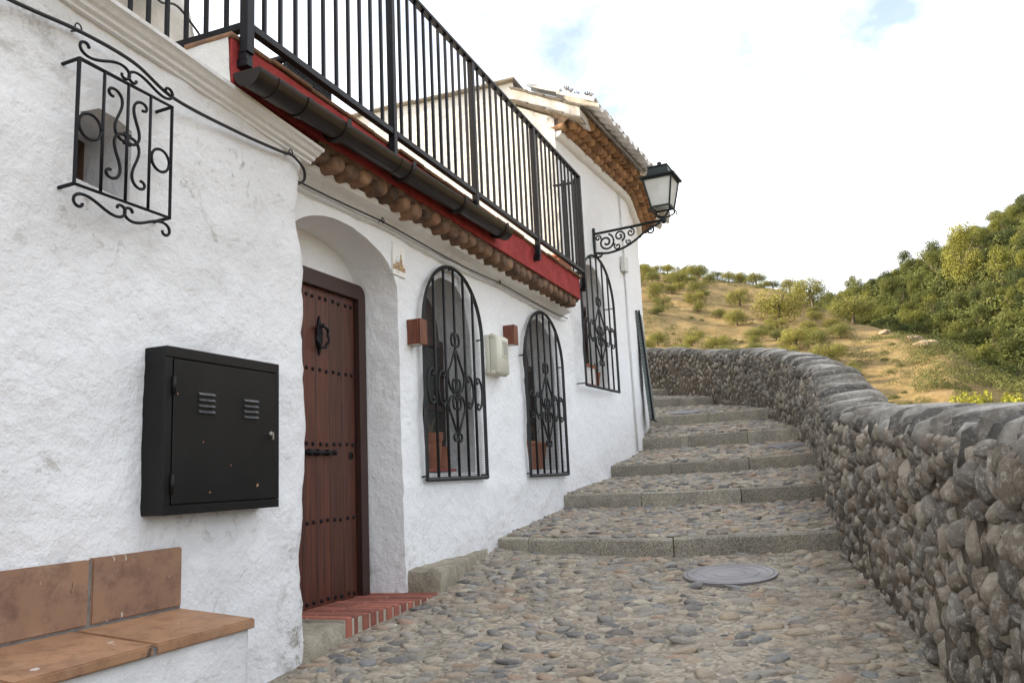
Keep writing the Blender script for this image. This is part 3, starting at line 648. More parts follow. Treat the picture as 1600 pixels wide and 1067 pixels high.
# ------------------------------------------------------------------ HOUSE 1 (near, left)
D1, D2 = 2.43, 2.60
h1 = thing('white_house', 'near white stucco house with tiled bench and small grilled opening', 'house', (1.0, 2.43, -1.0))
def wall_from_sheet(name, outline, holes, step, mapf, amp, mat, parent, depth_holes=()):
    """mapf(u, z) -> (point, normal); depth_holes: per hole (back polygon, depth, closed_back)"""
    V, F, loops = tri_sheet(outline, holes, step)
    def surf(u, z):
        p, n = mapf(u, z); p = Vector(p); n = Vector(n); xt = 0.0
        if name == 'wall' and parent.location.x == 6.0 and z < 0.02: k_ = min(1, (0.02-z)/0.05); xt = k_*(0.010+0.007*fbm(p, 26, 3)+0.004*fbm(p, 55, 2))
        p = p + n*xt
        return p + n*(amp*(fbm(p, 2.3, 3)*1.2 + fbm(p+Vector((9, 2, 4)), 8.0, 3)*0.55 + fbm(p+Vector((3, 7, 1)), 24.0, 2)*0.22))
    P = [surf(u, z) for u, z in V]; mb = MB(); mb.add(P, [tuple(t) for t in F])
    for lp, (back, dep) in zip(loops[1:], depth_holes):
        n = len(lp); m = 6; o = len(mb.v); bk = back(lp)
        for j in range(m+1):
            t = j/m
            for (u, z), (u2, z2) in zip(lp, bk):
                if j == 0: mb.v.append(surf(u, z)); continue
                uu, zz = u+(u2-u)*t, z+(z2-z)*t; p, nn = mapf(uu, zz); p = Vector(p); nn = Vector(nn)
                q = p - nn*dep*t; k = 0.010*fbm(q, 9.0, 3)
                q = q + Vector((k, k*0.5, k)); mb.v.append(q)
        mb.f += [(o+j*n+i, o+j*n+(i+1) % n, o+(j+1)*n+(i+1) % n, o+(j+1)*n+i) for j in range(m) for i in range(n)]
    o = mb.build(name, mat, parent, True, 50); return o, surf
def map1(u, z):
    c = 3.335                                              # rounded corner into the return
    wob = 0.018*math.sin(z*3.1+0.5)+0.012*math.sin(z*7.7)
    if u < c: return (u+wob*max(0, (u-2.9)/0.43), D1, z), (0, -1, 0)
    a = min((u-c)/0.06, math.pi/2)
    return (c+wob+0.06*math.sin(a), D1+0.06*(1-math.cos(a))+max(0, u-c-0.0942), z), (math.sin(a), -math.cos(a), 0)
hole1 = [(2.015, 1.115), (2.265, 1.105), (2.27, 1.25), (2.262, 1.385), (2.19, 1.405), (2.10, 1.41), (2.03, 1.37), (2.012, 1.25)]
wall_from_sheet('wall', [(-3.0, -1.7), (3.75, -1.7), (3.75, 1.655), (3.3, 1.675), (1.93, 1.77), (-3.0, 2.11)], [hole1], 0.045, map1, 0.016, 'stucco1', h1,
                [(lambda lp: [(2.14+(u-2.14)*0.97, 1.255+(z-1.255)*0.97) for u, z in lp], 0.238)])
mb = MB(); mb.bb(1.98, 2.30, 2.672, 2.70, 1.08, 1.45); w1 = mb.build('small_window', 'window_wood', h1)
mb = MB(); mb.bb(2.16, 2.172, 2.66, 2.6715, 1.12, 1.39); mb.build('frame', 'window_wood', w1)
# cornice: stepped moulding
prof = [(0.02, 0.0), (-0.015, 0.0), (-0.018, 0.012), (-0.038, 0.016), (-0.044, 0.030), (-0.062, 0.034), (-0.078, 0.048), (-0.096, 0.052), (-0.100, 0.066), (-0.09, 0.074), (0.25, 0.090), (0.25, 0.0)]
path = [(x, D1, 1.757-0.069*(x-1.93) + 0.006*fbm((x, 0, 0), 1.5, 2)) for x in np.arange(-3.0, 3.46, 0.06)]
mb = MB(); mb.sweep([(a, b) for a, b in prof], path, lambda i: ((0, 1, 0), (0.0, 0.004*math.sin(i*1.7), 1)))
mb.build('cornice', 'cornice', h1, True, 25)
mb = MB(); mb.bb(-3.0, 2.70, 2.66, 8.0, 1.60, 1.74); mb.build('roof', 'stucco_rough', h1)
# window grille of the near house
def in_plane(p0, ux, nrm, off):
    p0, ux, nrm = Vector(p0), Vector(ux), Vector(nrm)
    return lambda u, z: p0 + ux*u + nrm*off + Vector((0, 0, z))
g1 = in_plane((0, D1, 0), (1, 0, 0), (0, -1, 0), 0.078)
gr = thing('x', None, None); bpy.data.objects.remove(gr)
def rod(pts, r, name, parent, mat='iron', n=6, **k): mb = MB(); mb.tube(pts, r, n, **k); return mb.build(name, mat, parent, True)
xa, xb, za, zb = 1.957, 2.392, 1.062, 1.525
mb = MB(); mb.tube([g1(xa, zb), g1(xb, zb), g1(xb, za), g1(xa, za), g1(xa, zb)], 0.0075, 6)
for (u, z) in ((xa, zb), (xb, zb), (xa, za), (xb, za)): mb.tube([g1(u, z), Vector((u, D1+0.03, z-.004))], 0.007, 6)
grille1 = mb.build('window_grille', 'iron', h1, False)
for u in (2.066, 2.175, 2.283): rod([g1(u, za), g1(u, zb)], 0.0065, 'bar', grille1)
def put_scroll(S, cu, cz, w, h, rot=0.0, flip=1, pl=None, r=0.006, parent=None, name='scroll', mat='iron', flat=None):
    pts = []
    for x, y in S:
        x *= flip*w; y *= h; c, s = math.cos(rot), math.sin(rot)
        pts.append(pl(cu+x*c-y*s, cz+x*s+y*c))
    return rod(pts, r, name, parent, mat)
for sx in (-1, 1):
    for zc, fl in ((1.385, 1), (1.225, -1)):
        put_scroll(S_SC, 2.175+sx*0.042, zc, 0.105, 0.180, 0.08*sx*fl, -sx*fl, g1, 0.006, grille1)
    for zc, fl in ((1.567, -1), (1.015, 1)):
        put_scroll(S_SC, 2.175+sx*0.108, zc, 0.085, 0.215, R(90)-0.16*sx*(-fl), -sx*fl, g1, 0.006, grille1)
def ring(c, r, pl, tube_r, parent, name='ring', mat='iron', rz=1.0, n=22):
    return rod([pl(c[0]+r*math.cos(a), c[1]+r*rz*math.sin(a)) for a in np.linspace(0, 2*math.pi, n)], tube_r, name, parent, mat)
ring((2.012, 1.29), 0.047, g1, 0.006, grille1); ring((2.338, 1.28), 0.045, g1, 0.006, grille1)

# electricity cabinet on the near wall
cab = thing('utility_cabinet', 'black metal utility cabinet fixed to the near white wall', 'cabinet', (2.69, D1, 0.23))
x0, x1, z0, z1, yf = 2.362, 3.035, -0.082, 0.55, 2.330
rot = Matrix.Rotation(R(-0.6), 3, 'Y')
mb = MB(); mb.bb(x0, x1, yf, D1+0.01, z0, z1, 0.004); mb.build('body', 'cabinet', cab)
mb = MB(); mb.bb(x0, x1, yf-0.008, yf-0.0005, z1-0.042, z1, 0.003); mb.bb(x0, x1, yf-0.008, yf-0.0005, z0, z0+0.034, 0.003)
mb.bb(x0, x0+0.034, yf-0.008, yf-0.0005, z0+0.0345, z1-0.0425, 0.003); mb.bb(x1-0.026, x1, yf-0.008, yf-0.0005, z0+0.0345, z1-0.0425, 0.003); mb.build('frame', 'cabinet', cab)
mb = MB(); mb.bb(x0+0.040, x1-0.030, yf-0.010, yf-0.0015, z0+0.039, z1-0.047, 0.004); cdoor = mb.build('door', 'cabinet', cab)
for cx in (2.575, 2.84):
    for k in range(4):
        z = 0.305+0.023*k-(0.008 if cx > 2.7 else 0); mb = MB()
        mb.add([(cx-.045, yf-.0105, z+.010), (cx+.045, yf-.0105, z+.010), (cx+.045, yf-.020, z), (cx-.045, yf-.020, z), (cx-.045, yf-.0105, z-.004), (cx+.045, yf-.0105, z-.004)], [(0, 1, 2, 3), (3, 2, 5, 4), (0, 3, 4), (1, 5, 2)])
        mb.build('louvre', 'louvre', cdoor)
for z in (0.40, 0.03): mb = MB(); mb.tube([(x0+0.037, yf-.012, z-.035), (x0+0.037, yf-.012, z+.035)], 0.008, 8); mb.build('hinge', 'cabinet', cdoor, True)
mb = MB(); mb.lathe([(0.011, 0), (0.011, 0.004), (0.007, 0.012)], (2.972, yf-.010, 0.235), 12, (0, -1, 0)); mb.bb(2.968, 2.976, yf-.026, yf-.02, 0.21, 0.24); mb.build('lock', 'steel', cdoor, True, 30)
mb = MB()
for (cx, cz, s) in ((2.885, 0.015, 0.010), (2.60, -0.005, 0.006), (2.72, 0.10, 0.004), (2.56, 0.19, 0.004), (2.42, 0.37, 0.005)): mb.box((cx, yf-.0108, cz), (s, 0.002, s*1.3), Matrix.Rotation(cx*9, 3, 'Y'))
mb.build('paint_chip', 'tile_bench', cdoor)

# tiled bench
bench = thing('tiled_bench', 'low bench of ochre clay tiles on a white base, against the near wall', 'bench', (1.8, 2.3, -1.0))
V, F, lp = tri_sheet([(-1.0, -1.6), (2.535, -1.6), (2.535, -0.498), (-1.0, -0.498)], [], 0.05)
mb = MB()
def seat_z(y): return -0.432 - (2.43-y)*0.09
def bm_surf(u, z): 
    p = Vector((u, 2.078, z)); return p + Vector((0, -0.010*fbm(p, 6, 3), 0))
mb.add([bm_surf(u, z) for u, z in V], [tuple(t) for t in F])
n = 22; zs = np.linspace(-1.6, -0.498, n); ys = np.linspace(2.078, 2.44, 8); o = len(mb.v)
for z in zs:
    for y in ys: p = Vector((2.535, y, z)); mb.v.append(p+Vector((0.010*fbm(p, 6, 3)*min(1, (y-2.078)*12), 0, 0)))
mb.f += [(o+i*8+j, o+(i+1)*8+j, o+(i+1)*8+j+1, o+i*8+j+1) for i in range(n-1) for j in range(7)]
mb.build('base', 'stucco1', bench, True, 40)
def slab_tile(xa, xb, ya, yb, t, name, mat, vertical=None, seed=0):
    mb = MB(); g = random.Random(seed)
    if vertical is None:
        zz = lambda y: seat_z(y)+g.uniform(-.0015, .0015)
        vs = []
        for dz in (-t, 0):
            vs += [(xa, ya, zz(ya)+dz), (xb, ya, zz(ya)+dz), (xb, yb, zz(yb)+dz), (xa, yb, zz(yb)+dz)]
        mb.add(vs, [(3, 2, 1, 0), (4, 5, 6, 7), (0, 1, 5, 4), (1, 2, 6, 5), (2, 3, 7, 6), (3, 0, 4, 7)])
    else: mb.bb(xa, xb, ya, yb, vertical[0], vertical[1])
    bm = bmesh.new(); vv = [bm.verts.new(v) for v in mb.v]
    for f in mb.f: bm.faces.new([vv[i] for i in f])
    bmesh.ops.bevel(bm, geom=bm.edges[:], offset=0.005, segments=2, affect='EDGES')
    bm.verts.index_update(); m2 = MB(); m2.add([v.co for v in bm.verts], [[v.index for v in f.verts] for f in bm.faces]); bm.free()
    return m2.build(name, mat, bench, True, 40)
ed = [-1.0, -0.57, -0.14, 0.29, 0.72, 1.15, 1.585, 2.075, 2.555]
for i in range(8): slab_tile(ed[i]+.006, ed[i+1]-.006, 2.055, 2.408, 0.034, 'seat_tile', 'tile_bench', None, i)
ed = [-0.85, -0.42, 0.01, 0.43, 0.86, 1.28, 1.71, 2.133, 2.558]
for i in range(8): slab_tile(ed[i]+.006, ed[i+1]-.006, 2.405, 2.432, 0, 'back_tile', 'tile_back', (-0.428, -0.212+0.004*(i % 2)), i)
mb = MB(); mb.bb(-1.0, 2.55, 2.06, 2.42, -0.50, -0.478); mb.bb(-0.85, 2.55, 2.411, 2.43, -0.44, -0.218)
mb.add([(-1, 2.066, seat_z(2.066)-.008), (2.54, 2.066, seat_z(2.066)-.008), (2.54, 2.404, seat_z(2.404)-.006), (-1, 2.404, seat_z(2.404)-.006), (-1, 2.066, -.5), (2.54, 2.066, -.5)], [(0, 1, 2, 3), (4, 5, 1, 0)])
mb.build('grout', 'grout', bench)

# ------------------------------------------------------------------ HOUSE 2 (middle)
h2 = thing('white_house', 'middle white house with studded door, two arched grilles and a red-edged terrace', 'house', (6.0, 2.6, -0.6))
niche = [(3.40, -1.2), (4.63, -1.2)] + [(3.98+(0.655 if a < math.pi/2 else 0.58)*math.cos(a)*(1.0), 1.13+0.40*math.sin(a)**0.8) for a in np.linspace(0, math.pi, 26)]
w1o = arch(4.955, 5.765, 0.05, 1.03, 1.475); w2o = arch(6.92, 7.78, 0.05, 1.05, 1.49)
shr = lambda cx, cz, k: (lambda lp: [(cx+(u-cx)*k, cz+(z-cz)*k) for u, z in lp])
def niche_back(lp): return [(3.50 + (u-3.40)*(4.60-3.50)/(4.63-3.40), z if z < 0.9 else 0.9+(z-0.9)*1.0) for u, z in lp]
map2 = lambda u, z: ((u, D2, z), (0, -1, 0))
wall_from_sheet('wall', [(3.30, -1.3), (8.345, -1.3), (8.345, 1.70), (3.30, 1.70)], [niche, w1o, w2o], 0.05, map2, 0.011, 'stucco2', h2,
                [(niche_back, 0.29), (shr(5.36, 0.7, 0.985), 0.27), (shr(7.35, 0.7, 0.985), 0.27)])
mb = MB(); mb.bb(3.40, 4.70, 2.892, 2.92, -1.2, 1.60); mb.build('niche_back', 'stucco2', h2)
# rough plinth skin between door and first window
# door
mb = MB(); mb.bb(3.53, 4.40, 2.755, 2.770, -0.80, 1.20); door = mb.build('door', 'door_frame', h2)
px = np.linspace(3.545, 4.380, 7)
for i in range(6): mb = MB(); mb.bb(px[i]+.0025, px[i+1]-.0025, 2.734, 2.754, -0.70, 1.172, 0.004); mb.build('plank', 'plank', door)
fr = MB(); x0_, x1_, zt_, w_ = 3.47, 4.468, 1.268, 0.082; rr = 0.07
outer = [(x1_, -0.78)] + [(x1_-rr+rr*math.cos(a), zt_-rr+rr*math.sin(a)) for a in np.linspace(0, math.pi/2, 7)] + [(x0_+rr+rr*math.cos(a), zt_-rr+rr*math.sin(a)) for a in np.linspace(math.pi/2, math.pi, 7)] + [(x0_, -0.78)]
inner = [(x1_-w_, -0.78)] + [(x1_-w_, zt_-0.095)]*7 + [(x0_+w_, zt_-0.095)]*7 + [(x0_+w_, -0.78)]
vs = [(x, y, z) for y in (2.700, 2.768) for lpz in (outer, inner) for x, z in lpz]; n = len(outer); fs = []
for i in range(n-1):
    fs += [(i, i+1, n+i+1, n+i), (2*n+i, 3*n+i, 3*n+i+1, 2*n+i+1), (i, 2*n+i, 2*n+i+1, i+1), (n+i, n+i+1, 3*n+i+1, 3*n+i)]
fr.add(vs, fs); bm = bmesh.new(); vv = [bm.verts.new(v) for v in fr.v]
for f in fr.f:
    try: bm.faces.new([vv[i] for i in f])
    except ValueError: pass
bmesh.ops.remove_doubles(bm, verts=bm.verts[:], dist=1e-5); bm.verts.index_update()
fr = MB(); fr.add([v.co for v in bm.verts], [[v.index for v in f.verts] for f in bm.faces]); bm.free(); fr.build('door_frame', 'door_frame', door)
sm = MB(); sm.lathe([(0.0125, 0), (0.012, 0.004), (0.008, 0.009), (0.003, 0.011)], (0, 0, 0), 10, (0, -1, 0)); stud_me = None
for z in (1.115, 0.672, 0.232, -0.215, -0.662):
    for i in range(6):
        for dx_ in (0.038, 0.101):
            if stud_me is None:
                o = sm.build('stud', 'iron', door, True); stud_me = o.data; stud_me.transform(Matrix.Translation(h2.location))
            else: o = link_mesh('stud', stud_me, door)
            o.location = Vector((px[i]+dx_+random.uniform(-.003, .003), 2.734, z+random.uniform(-.004, .004))) - Vector(h2.location)
mb = MB(); mb.add([(3.985, 2.732, 1.00), (4.018, 2.732, 0.90), (4.012, 2.732, 0.84), (3.985, 2.732, 0.76), (3.958, 2.732, 0.84), (3.952, 2.732, 0.90), (3.985, 2.722, 1.0), (4.018, 2.722, 0.90), (4.012, 2.722, 0.84), (3.985, 2.722, 0.76), (3.958, 2.722, 0.84), (3.952, 2.722, 0.90)],
       [(6, 7, 8, 9, 10, 11)] + [(i, (i+1) % 6, 6+(i+1) % 6, 6+i) for i in range(6)])
mb.tube([(3.985+0.062*math.sin(a), 2.702+0.006*math.sin(6*a), 0.872+0.068*math.cos(a)) for a in np.linspace(0, 2*math.pi, 28)], [0.0085+0.0022*math.sin(k*2.2) for k in range(28)], 7)
mb.tube([(3.985, 2.73, 0.935), (3.985, 2.69, 0.942)], 0.012, 8)
mb.build('knocker', 'iron', door, True, 40)
mb = MB(); mb.bb(3.84, 4.09, 2.722, 2.733, 0.166, 0.196, 0.004); mb.tube([(3.83, 2.712, 0.181), (4.115, 2.712, 0.181)], 0.0085, 8); mb.box((4.12, 2.712, 0.181), (0.02, 0.02, 0.03))
for x in (3.87, 3.95, 4.05): mb.box((x, 2.714, 0.181), (0.02, 0.022, 0.036))
mb.build('door_bolt', 'iron', door, True, 30)
mb = MB(); mb.lathe([(0.024, 0), (0.024, 0.004), (0.017, 0.006), (0.016, -0.004)], (4.322, 2.733, 0.165), 14, (0, -1, 0)); mb.build('keyhole', 'cabinet', door, True, 40)
door.location = (0.117, 0.12, 0.012)                        # stands deep in its niche

# windows: recess back with dark wood, glass and the pots
def recess_window(parent, x0, x1, z0, zs, zt, y, mapf=None):
    pl = mapf or (lambda u, d, z: Vector((u, y+d, z)))
    ol = arch(x0, x1, z0, zs, zt, 18); mb = MB()
    mb.add([pl(u, 0, z) for u, z in ol], [tuple(range(len(ol)))]); w = mb.build('window', 'window_wood', parent)
    c = (x0+x1)/2; t = 0.055
    for (a, b) in ((x0+t, c-t*0.5), (c+t*0.5, x1-t)):
        for (za_, zb_) in ((z0+t, zs*0.52), (zs*0.52+t*.7, zs)):
            mb = MB(); mb.add([pl(a, -.004, za_), pl(b, -.004, za_), pl(b, -.004, zb_), pl(a, -.004, zb_)], [(0, 1, 2, 3)]); mb.build('pane', 'dark_glass', w)
    mb = MB()
    for (a, b, za_, zb_) in ((x0, x0+t, z0, zs), (x1-t, x1, z0, zs), (c-t*.5, c+t*.5, z0, zs), (x0, x1, z0, z0+t), (x0, x1, zs, zs+t), (x0, x1, zs*.52, zs*.52+t*.7)):
        q = [pl(a, -.03, za_), pl(b, -.03, za_), pl(b, -.03, zb_), pl(a, -.03, zb_), pl(a, -.003, za_), pl(b, -.003, za_), pl(b, -.003, zb_), pl(a, -.003, zb_)]
        mb.add(q, [(0, 1, 2, 3), (0, 4, 5, 1), (1, 5, 6, 2), (2, 6, 7, 3), (3, 7, 4, 0)])
    mb.build('frame', 'window_wood', w); return w
recess_window(h2, 4.93, 5.79, 0.03, 1.02, 1.485, 2.865); recess_window(h2, 6.89, 7.81, 0.03, 1.04, 1.50, 2.865)

def arched_grille(parent, pl, x0, x1, z0, zs, zt, screen, rods=5, back=None):
    c, r = (x0+x1)/2, (x1-x0)/2; k = 0.0
    outline = [pl(x1, z0), pl(x1, z0+(zs-z0)*.5), pl(x1, zs)] + [pl(c+r*math.cos(a), zs+(zt-zs)*math.sin(a)) for a in np.linspace(0.12, math.pi-.12, 22)] + [pl(x0, zs), pl(x0, z0+(zs-z0)*.5), pl(x0, z0)]
    nrm = (Vector(outline[0])-pl(x1, z0)) ; mb = MB()
    mb.tube(outline, 0.014, 4, flat=(1.0, 1.15)); mb.tube([pl(x0-.012, z0), pl(x1+.012, z0)], 0.016, 4)
    if back:
        for (u, z) in ((x0, z0+.02), (x1, z0+.02), (x0, zs+.02), (x1, zs+.02), (c+.02, zt)): mb.tube([pl(u, z), back(u, z)], 0.007, 5)
        for (u, z) in ((x0, z0+.02), (x0, zs+.02), (x1, zs-.12)):
            s_ = -1 if u == x0 else 1; mb.tube([pl(u, z), pl(u+0.03*s_, z)], 0.007, 5)
    g = mb.build('window_grille', 'iron_grey', parent, False)
    us = [x0+(x1-x0)*(i+1)/(rods+1) for i in range(rods)]
    for u in us:
        h = zs+(zt-zs)*math.sqrt(max(0, 1-((u-c)/r)**2)); rod([pl(u, z0), pl(u, h-.005)], 0.0105, 'bar', g, 'iron_grey', 6)
    H = zt-z0; zm = z0+0.42*H; gap = (x1-x0)/(rods+1)
    for s in (-1, 1):                                      # lens of two curves round the middle bar
        up = crom([(c+s*.012, z0+.60*H), (c+s*gap*.45, z0+.535*H), (c+s*gap*.82, z0+.475*H), (c+s*gap*.62, z0+.415*H), (c+s*gap*.15, z0+.385*H)], 6)
        dn = crom([(c+s*.012, z0+.20*H), (c+s*gap*.45, z0+.265*H), (c+s*gap*.82, z0+.325*H), (c+s*gap*.62, z0+.372*H), (c+s*gap*.15, z0+.39*H)], 6)
        rod([pl(*p) for p in up], 0.009, 'curve', g, 'iron_grey'); rod([pl(*p) for p in dn], 0.009, 'curve', g, 'iron_grey')
        for zc, hh in ((z0+.645*H, .052*H), (z0+.19*H, -.03*H), (z0+.435*H, -.05*H), (z0+.345*H, .05*H)):
            sp = [(c+s*(.008+gap*.20*(1-math.cos(a))*(1-.045*a)), zc-hh*.6+abs(hh)*.0+hh*(.75*math.sin(a)*(1-.07*a)+.6)) for a in np.linspace(0, 5.2, 16)]
            rod([pl(*p) for p in sp], 0.0085, 'scroll', g, 'iron_grey')
        for j in (1.5, 2.5):
            uc = c+s*gap*j
            if abs(uc-c) > r-gap*0.3: continue
            put_scroll(C_TIGHT, uc-s*.006, zm-.01*H, gap*.62, .155*H, 0, s, pl, 0.009, g, 'scroll', 'iron_grey')
    if screen:
        mb = MB(); n = 0; s = 0.013; q = 0.0015
        def halfw(z): return r-0.012 if z < zs else r*math.sqrt(max(0, 1-((z-zs)/(zt-zs))**2))-0.012
        zz = z0+0.14 if screen > 1 else z0+0.012
        zz = z0+0.012; d = Vector(pl.back)
        while zz < zt-0.02:
            w = halfw(zz)
            if w > 0.03:
                a, b = pl(c-w, zz)+d*0.016, pl(c+w, zz)+d*0.016; mb.add([a+Vector((0, 0, q)), b+Vector((0, 0, q)), b-Vector((0, 0, q)), a-Vector((0, 0, q)), (a+d*q*2), (b+d*q*2)], [(0, 1, 2, 3), (0, 4, 5, 1), (3, 2, 5, 4)])
            zz += s
        u = x0+0.02
        while u < x1-0.02 and False:
            h = zs+(zt-zs)*math.sqrt(max(0, 1-((u-c)/r)**2))-0.012; ux = (pl(1, 0)-pl(0, 0)).normalized()
            a, b = pl(u, z0+.01)+d*0.018, pl(u, h)+d*0.018; mb.add([a+ux*q, b+ux*q, b-ux*q, a-ux*q, a+d*q*2, b+d*q*2], [(0, 1, 2, 3), (0, 4, 5, 1), (3, 2, 5, 4)])
            u += s*1.5
        o = mb.build('wire_screen', 'screen_wire', g); o['kind'] = 'stuff'
    return g
class Plane:
    def __init__(s, p0, ux, nrm, off): s.p0, s.ux, s.n, s.off = Vector(p0), Vector(ux), Vector(nrm), off; s.back = tuple(-s.n)
    def __call__(s, u, z): return s.p0 + s.ux*u + s.n*s.off + Vector((0, 0, z))
pl2 = Plane((0, D2, 0), (1, 0, 0), (0, -1, 0), 0.045); bk2 = Plane((0, D2, 0), (1, 0, 0), (0, -1, 0), -0.03)
arched_grille(h2, pl2, 4.893, 5.885, 0.008, 1.06, 1.553, 1, 5, bk2); arched_grille(h2, pl2, 6.853, 7.925, 0.004, 1.06, 1.556, 1, 5, bk2)

# moulding, tile course, red fascia, terrace, gutter
prof = [(0.03, 0.0), (-0.02, 0.0), (-0.03, 0.012), (-0.05, 0.02), (-0.06, 0.030), (-0.09, 0.034), (-0.125, 0.046), (-0.135, 0.075), (0.03, 0.10)]
path = [(x, D2, 1.628+0.008*fbm((x, 5, 0), 1.2, 2)) for x in np.arange(3.40, 8.12, 0.06)]
mb = MB(); mb.sweep(prof, path, lambda i: ((0, 1, 0), (0, 0, 1))); mb.build('moulding', 'stucco2', h2, True, 40)
def corbel_mesh(r, l, seed, mat):                           # bulged end of a mortar-filled barrel tile, axis -Y
    g = random.Random(seed); vs = []; n = 10; prof = [(0.95, 0), (1.0, -0.80*l), (0.98, -0.92*l), (0.86, -0.98*l), (0.5, -0.995*l)]
    for k, y in prof:
        for i in range(n):
            a = math.pi*2*i/n; rz = r*k*math.sin(a); rx = r*k*math.cos(a)
            if rz > 0: rz *= 0.55
            j = 1+0.05*(g.random()-.5); vs.append((rx*j, y, rz*j))
    fs = [(q*n+i, q*n+(i+1) % n, (q+1)*n+(i+1) % n, (q+1)*n+i) for q in range(4) for i in range(n)] + [tuple(4*n+i for i in range(n))]
    me = bpy.data.meshes.new('corbel_tile'); me.from_pydata(vs, [], fs); me.polygons.foreach_set('use_smooth', [True]*len(fs)); me.materials.append(mat); return me
cor2 = [corbel_mesh(0.064, 0.26, s, M['corbel_dark']) for s in range(4)]
x = 3.47; i = 0
while x < 7.95:
    o = link_mesh('corbel_tile', random.choice(cor2), h2, (x, 2.62, 1.742+random.uniform(-.004, .004))); o.rotation_euler = (random.uniform(-.06, .06), random.uniform(-.12, .12), random.uniform(-.10, .10)); s = random.uniform(.92, 1.08); o.scale = (s, 1, s)
    x += 0.146+random.uniform(-.006, .006)
mb = MB(); V = []; nx = 150
for i in range(nx+1):
    x = 3.42+(8.0-3.42)*i/nx; k = 0.010*fbm((x, 1, 1), 9, 3); V += [(x, 2.62, 1.715), (x, 2.375+k, 1.752+k), (x, 2.352+k, 1.79+k*.6), (x, 2.62, 1.80)]
mb.add(V, [(i*4+j, i*4+(j+1) % 4, i*4+4+(j+1) % 4, i*4+4+j) for i in range(nx) for j in range(4)] + [(0, 1, 2, 3), (nx*4+3, nx*4+2, nx*4+1, nx*4)]); mb.build('corbel_bed', 'corbel_bed', h2, True, 40)
mb = MB(); V = []; nx = 110
for i in range(nx+1):
    x = 2.72+(8.0-2.72)*i/nx
    for (y, z) in ((2.34, 1.775), (2.34, 1.85), (2.34, 1.92), (2.34, 1.992), (2.60, 1.992), (2.60, 1.802)):
        k = 0.010*fbm((x, y*3, z*3), 5, 3); V.append((x, y+k*(y < 2.5), z+k*.5*(y < 2.5)))
mb.add(V, [(i*6+j, i*6+(j+1) % 6, i*6+6+(j+1) % 6, i*6+6+j) for i in range(nx) for j in range(6)] + [(0, 1, 2, 3, 4, 5), tuple(nx*6+j for j in range(5, -1, -1))]); mb.build('fascia', 'red', h2, True, 40)
mb = MB(); V, F, lp = tri_sheet([(2.34, 1.776), (4.4, 1.70), (4.4, 2.0), (2.352, 2.0), (2.347, 1.85)], [], 0.06)
mb.add([Vector((2.712-0.010*fbm((y, z, 3), 6, 3), y, z)) for y, z in V], [tuple(t) for t in F]); mb.build('terrace_end', 'stucco_rough', h2, True)
x = 2.70
while x < 7.98:
    l = min(0.30+random.uniform(-.02, .02), 8.02-x); mb = MB(); dzt = random.uniform(-.003, .004); yo = random.uniform(-.008, .008)
    mb.bb(x+.003, x+l-.003, 2.318+yo, 2.60, 1.996+dzt, 2.018+dzt, 0.006); mb.build('edge_tile', 'terracotta_edge', h2); x += l
mb = MB(); mb.bb(2.72, 8.27, 2.605, 8.0, 1.80, 2.01); mb.build('terrace', 'stucco_rough', h2)

gut = thing('gutter', 'dark brown half-round rain gutter below the terrace railing', 'gutter', (4.2, 2.25, 1.8))
def gz(x): return 1.822 + (x-2.72)*0.0235
prof = [(0.070*math.cos(a), 0.075*math.sin(a)) for a in np.linspace(math.pi, 2*math.pi, 12)] + [(0.062*math.cos(a), 0.066*math.sin(a)) for a in np.linspace(2*math.pi, math.pi, 12)]
def gut_piece(xa, xb, k=1.0, name='channel'):
    mb = MB(); mb.sweep([(a*k, b*k) for a, b in prof], [(xa, 2.258, gz(xa)), (xb, 2.258, gz(xb))], lambda i: ((0, 1, 0), (0, 0, 1))); return mb.build(name, 'gutter', gut, True, 40)
gut_piece(2.73, 4.02); gut_piece(3.99, 5.74, 1.04); gut_piece(2.86, 2.98, 1.05, 'coupling'); gut_piece(3.08, 3.12, 1.08, 'coupling')
mb = MB(); mb.add([(2.725, 2.258+0.074*math.cos(a), gz(2.725)+0.079*math.sin(a)) for a in np.linspace(math.pi, 2*math.pi, 12)], [tuple(range(12))]); mb.build('end_cap', 'gutter', gut)
for x in (3.42, 4.12, 4.86, 5.60):
    mb = MB(); mb.tube([(x, 2.258+0.081*math.cos(a), gz(x)+0.086*math.sin(a)) for a in np.linspace(math.pi*.94, 2*math.pi*1.0, 14)] + [(x, 2.345, gz(x)+.03)], 0.010, 4, flat=(0.5, 1.4)); mb.build('bracket', 'gutter', gut)

# terrace railing
rail = thing('terrace_railing', 'black iron railing of upright bars along the terrace edge', 'railing', (5.4, 2.3, 1.9))
YR, ZB, ZT = 2.30, 2.065, 3.11
posts = [2.775, 4.085, 5.29, 6.62, 8.03]
for i, x in enumerate(posts):
    w = 0.052 if i in (0, 4) else 0.04
    mb = MB(); mb.bb(x-w/2, x+w/2, YR-.022, YR+.022, 1.905 if i else 1.93, ZT-.012, 0.003); p = mb.build('post', 'iron', rail)
    mb = MB(); mb.bb(x-w*.4, x+w*.4, YR-.018, 2.345, 1.865, 1.90, 0.003); mb.bb(x-w*.4, x+w*.4, YR-.012, YR+.03, 1.90, 1.935); mb.build('bracket', 'iron', p)
mb = MB(); mb.bb(2.75, 8.055, YR-.024, YR+.024, ZT-.012, ZT+.012, 0.003); mb.build('top_rail', 'iron', rail)
for a, b in zip(posts[:-1], posts[1:]):
    mb = MB(); mb.bb(a+.0265, b-.0265, YR-.019, YR+.019, ZB-.019, ZB+.019, 0.003); mb.build('bottom_rail', 'iron', rail)
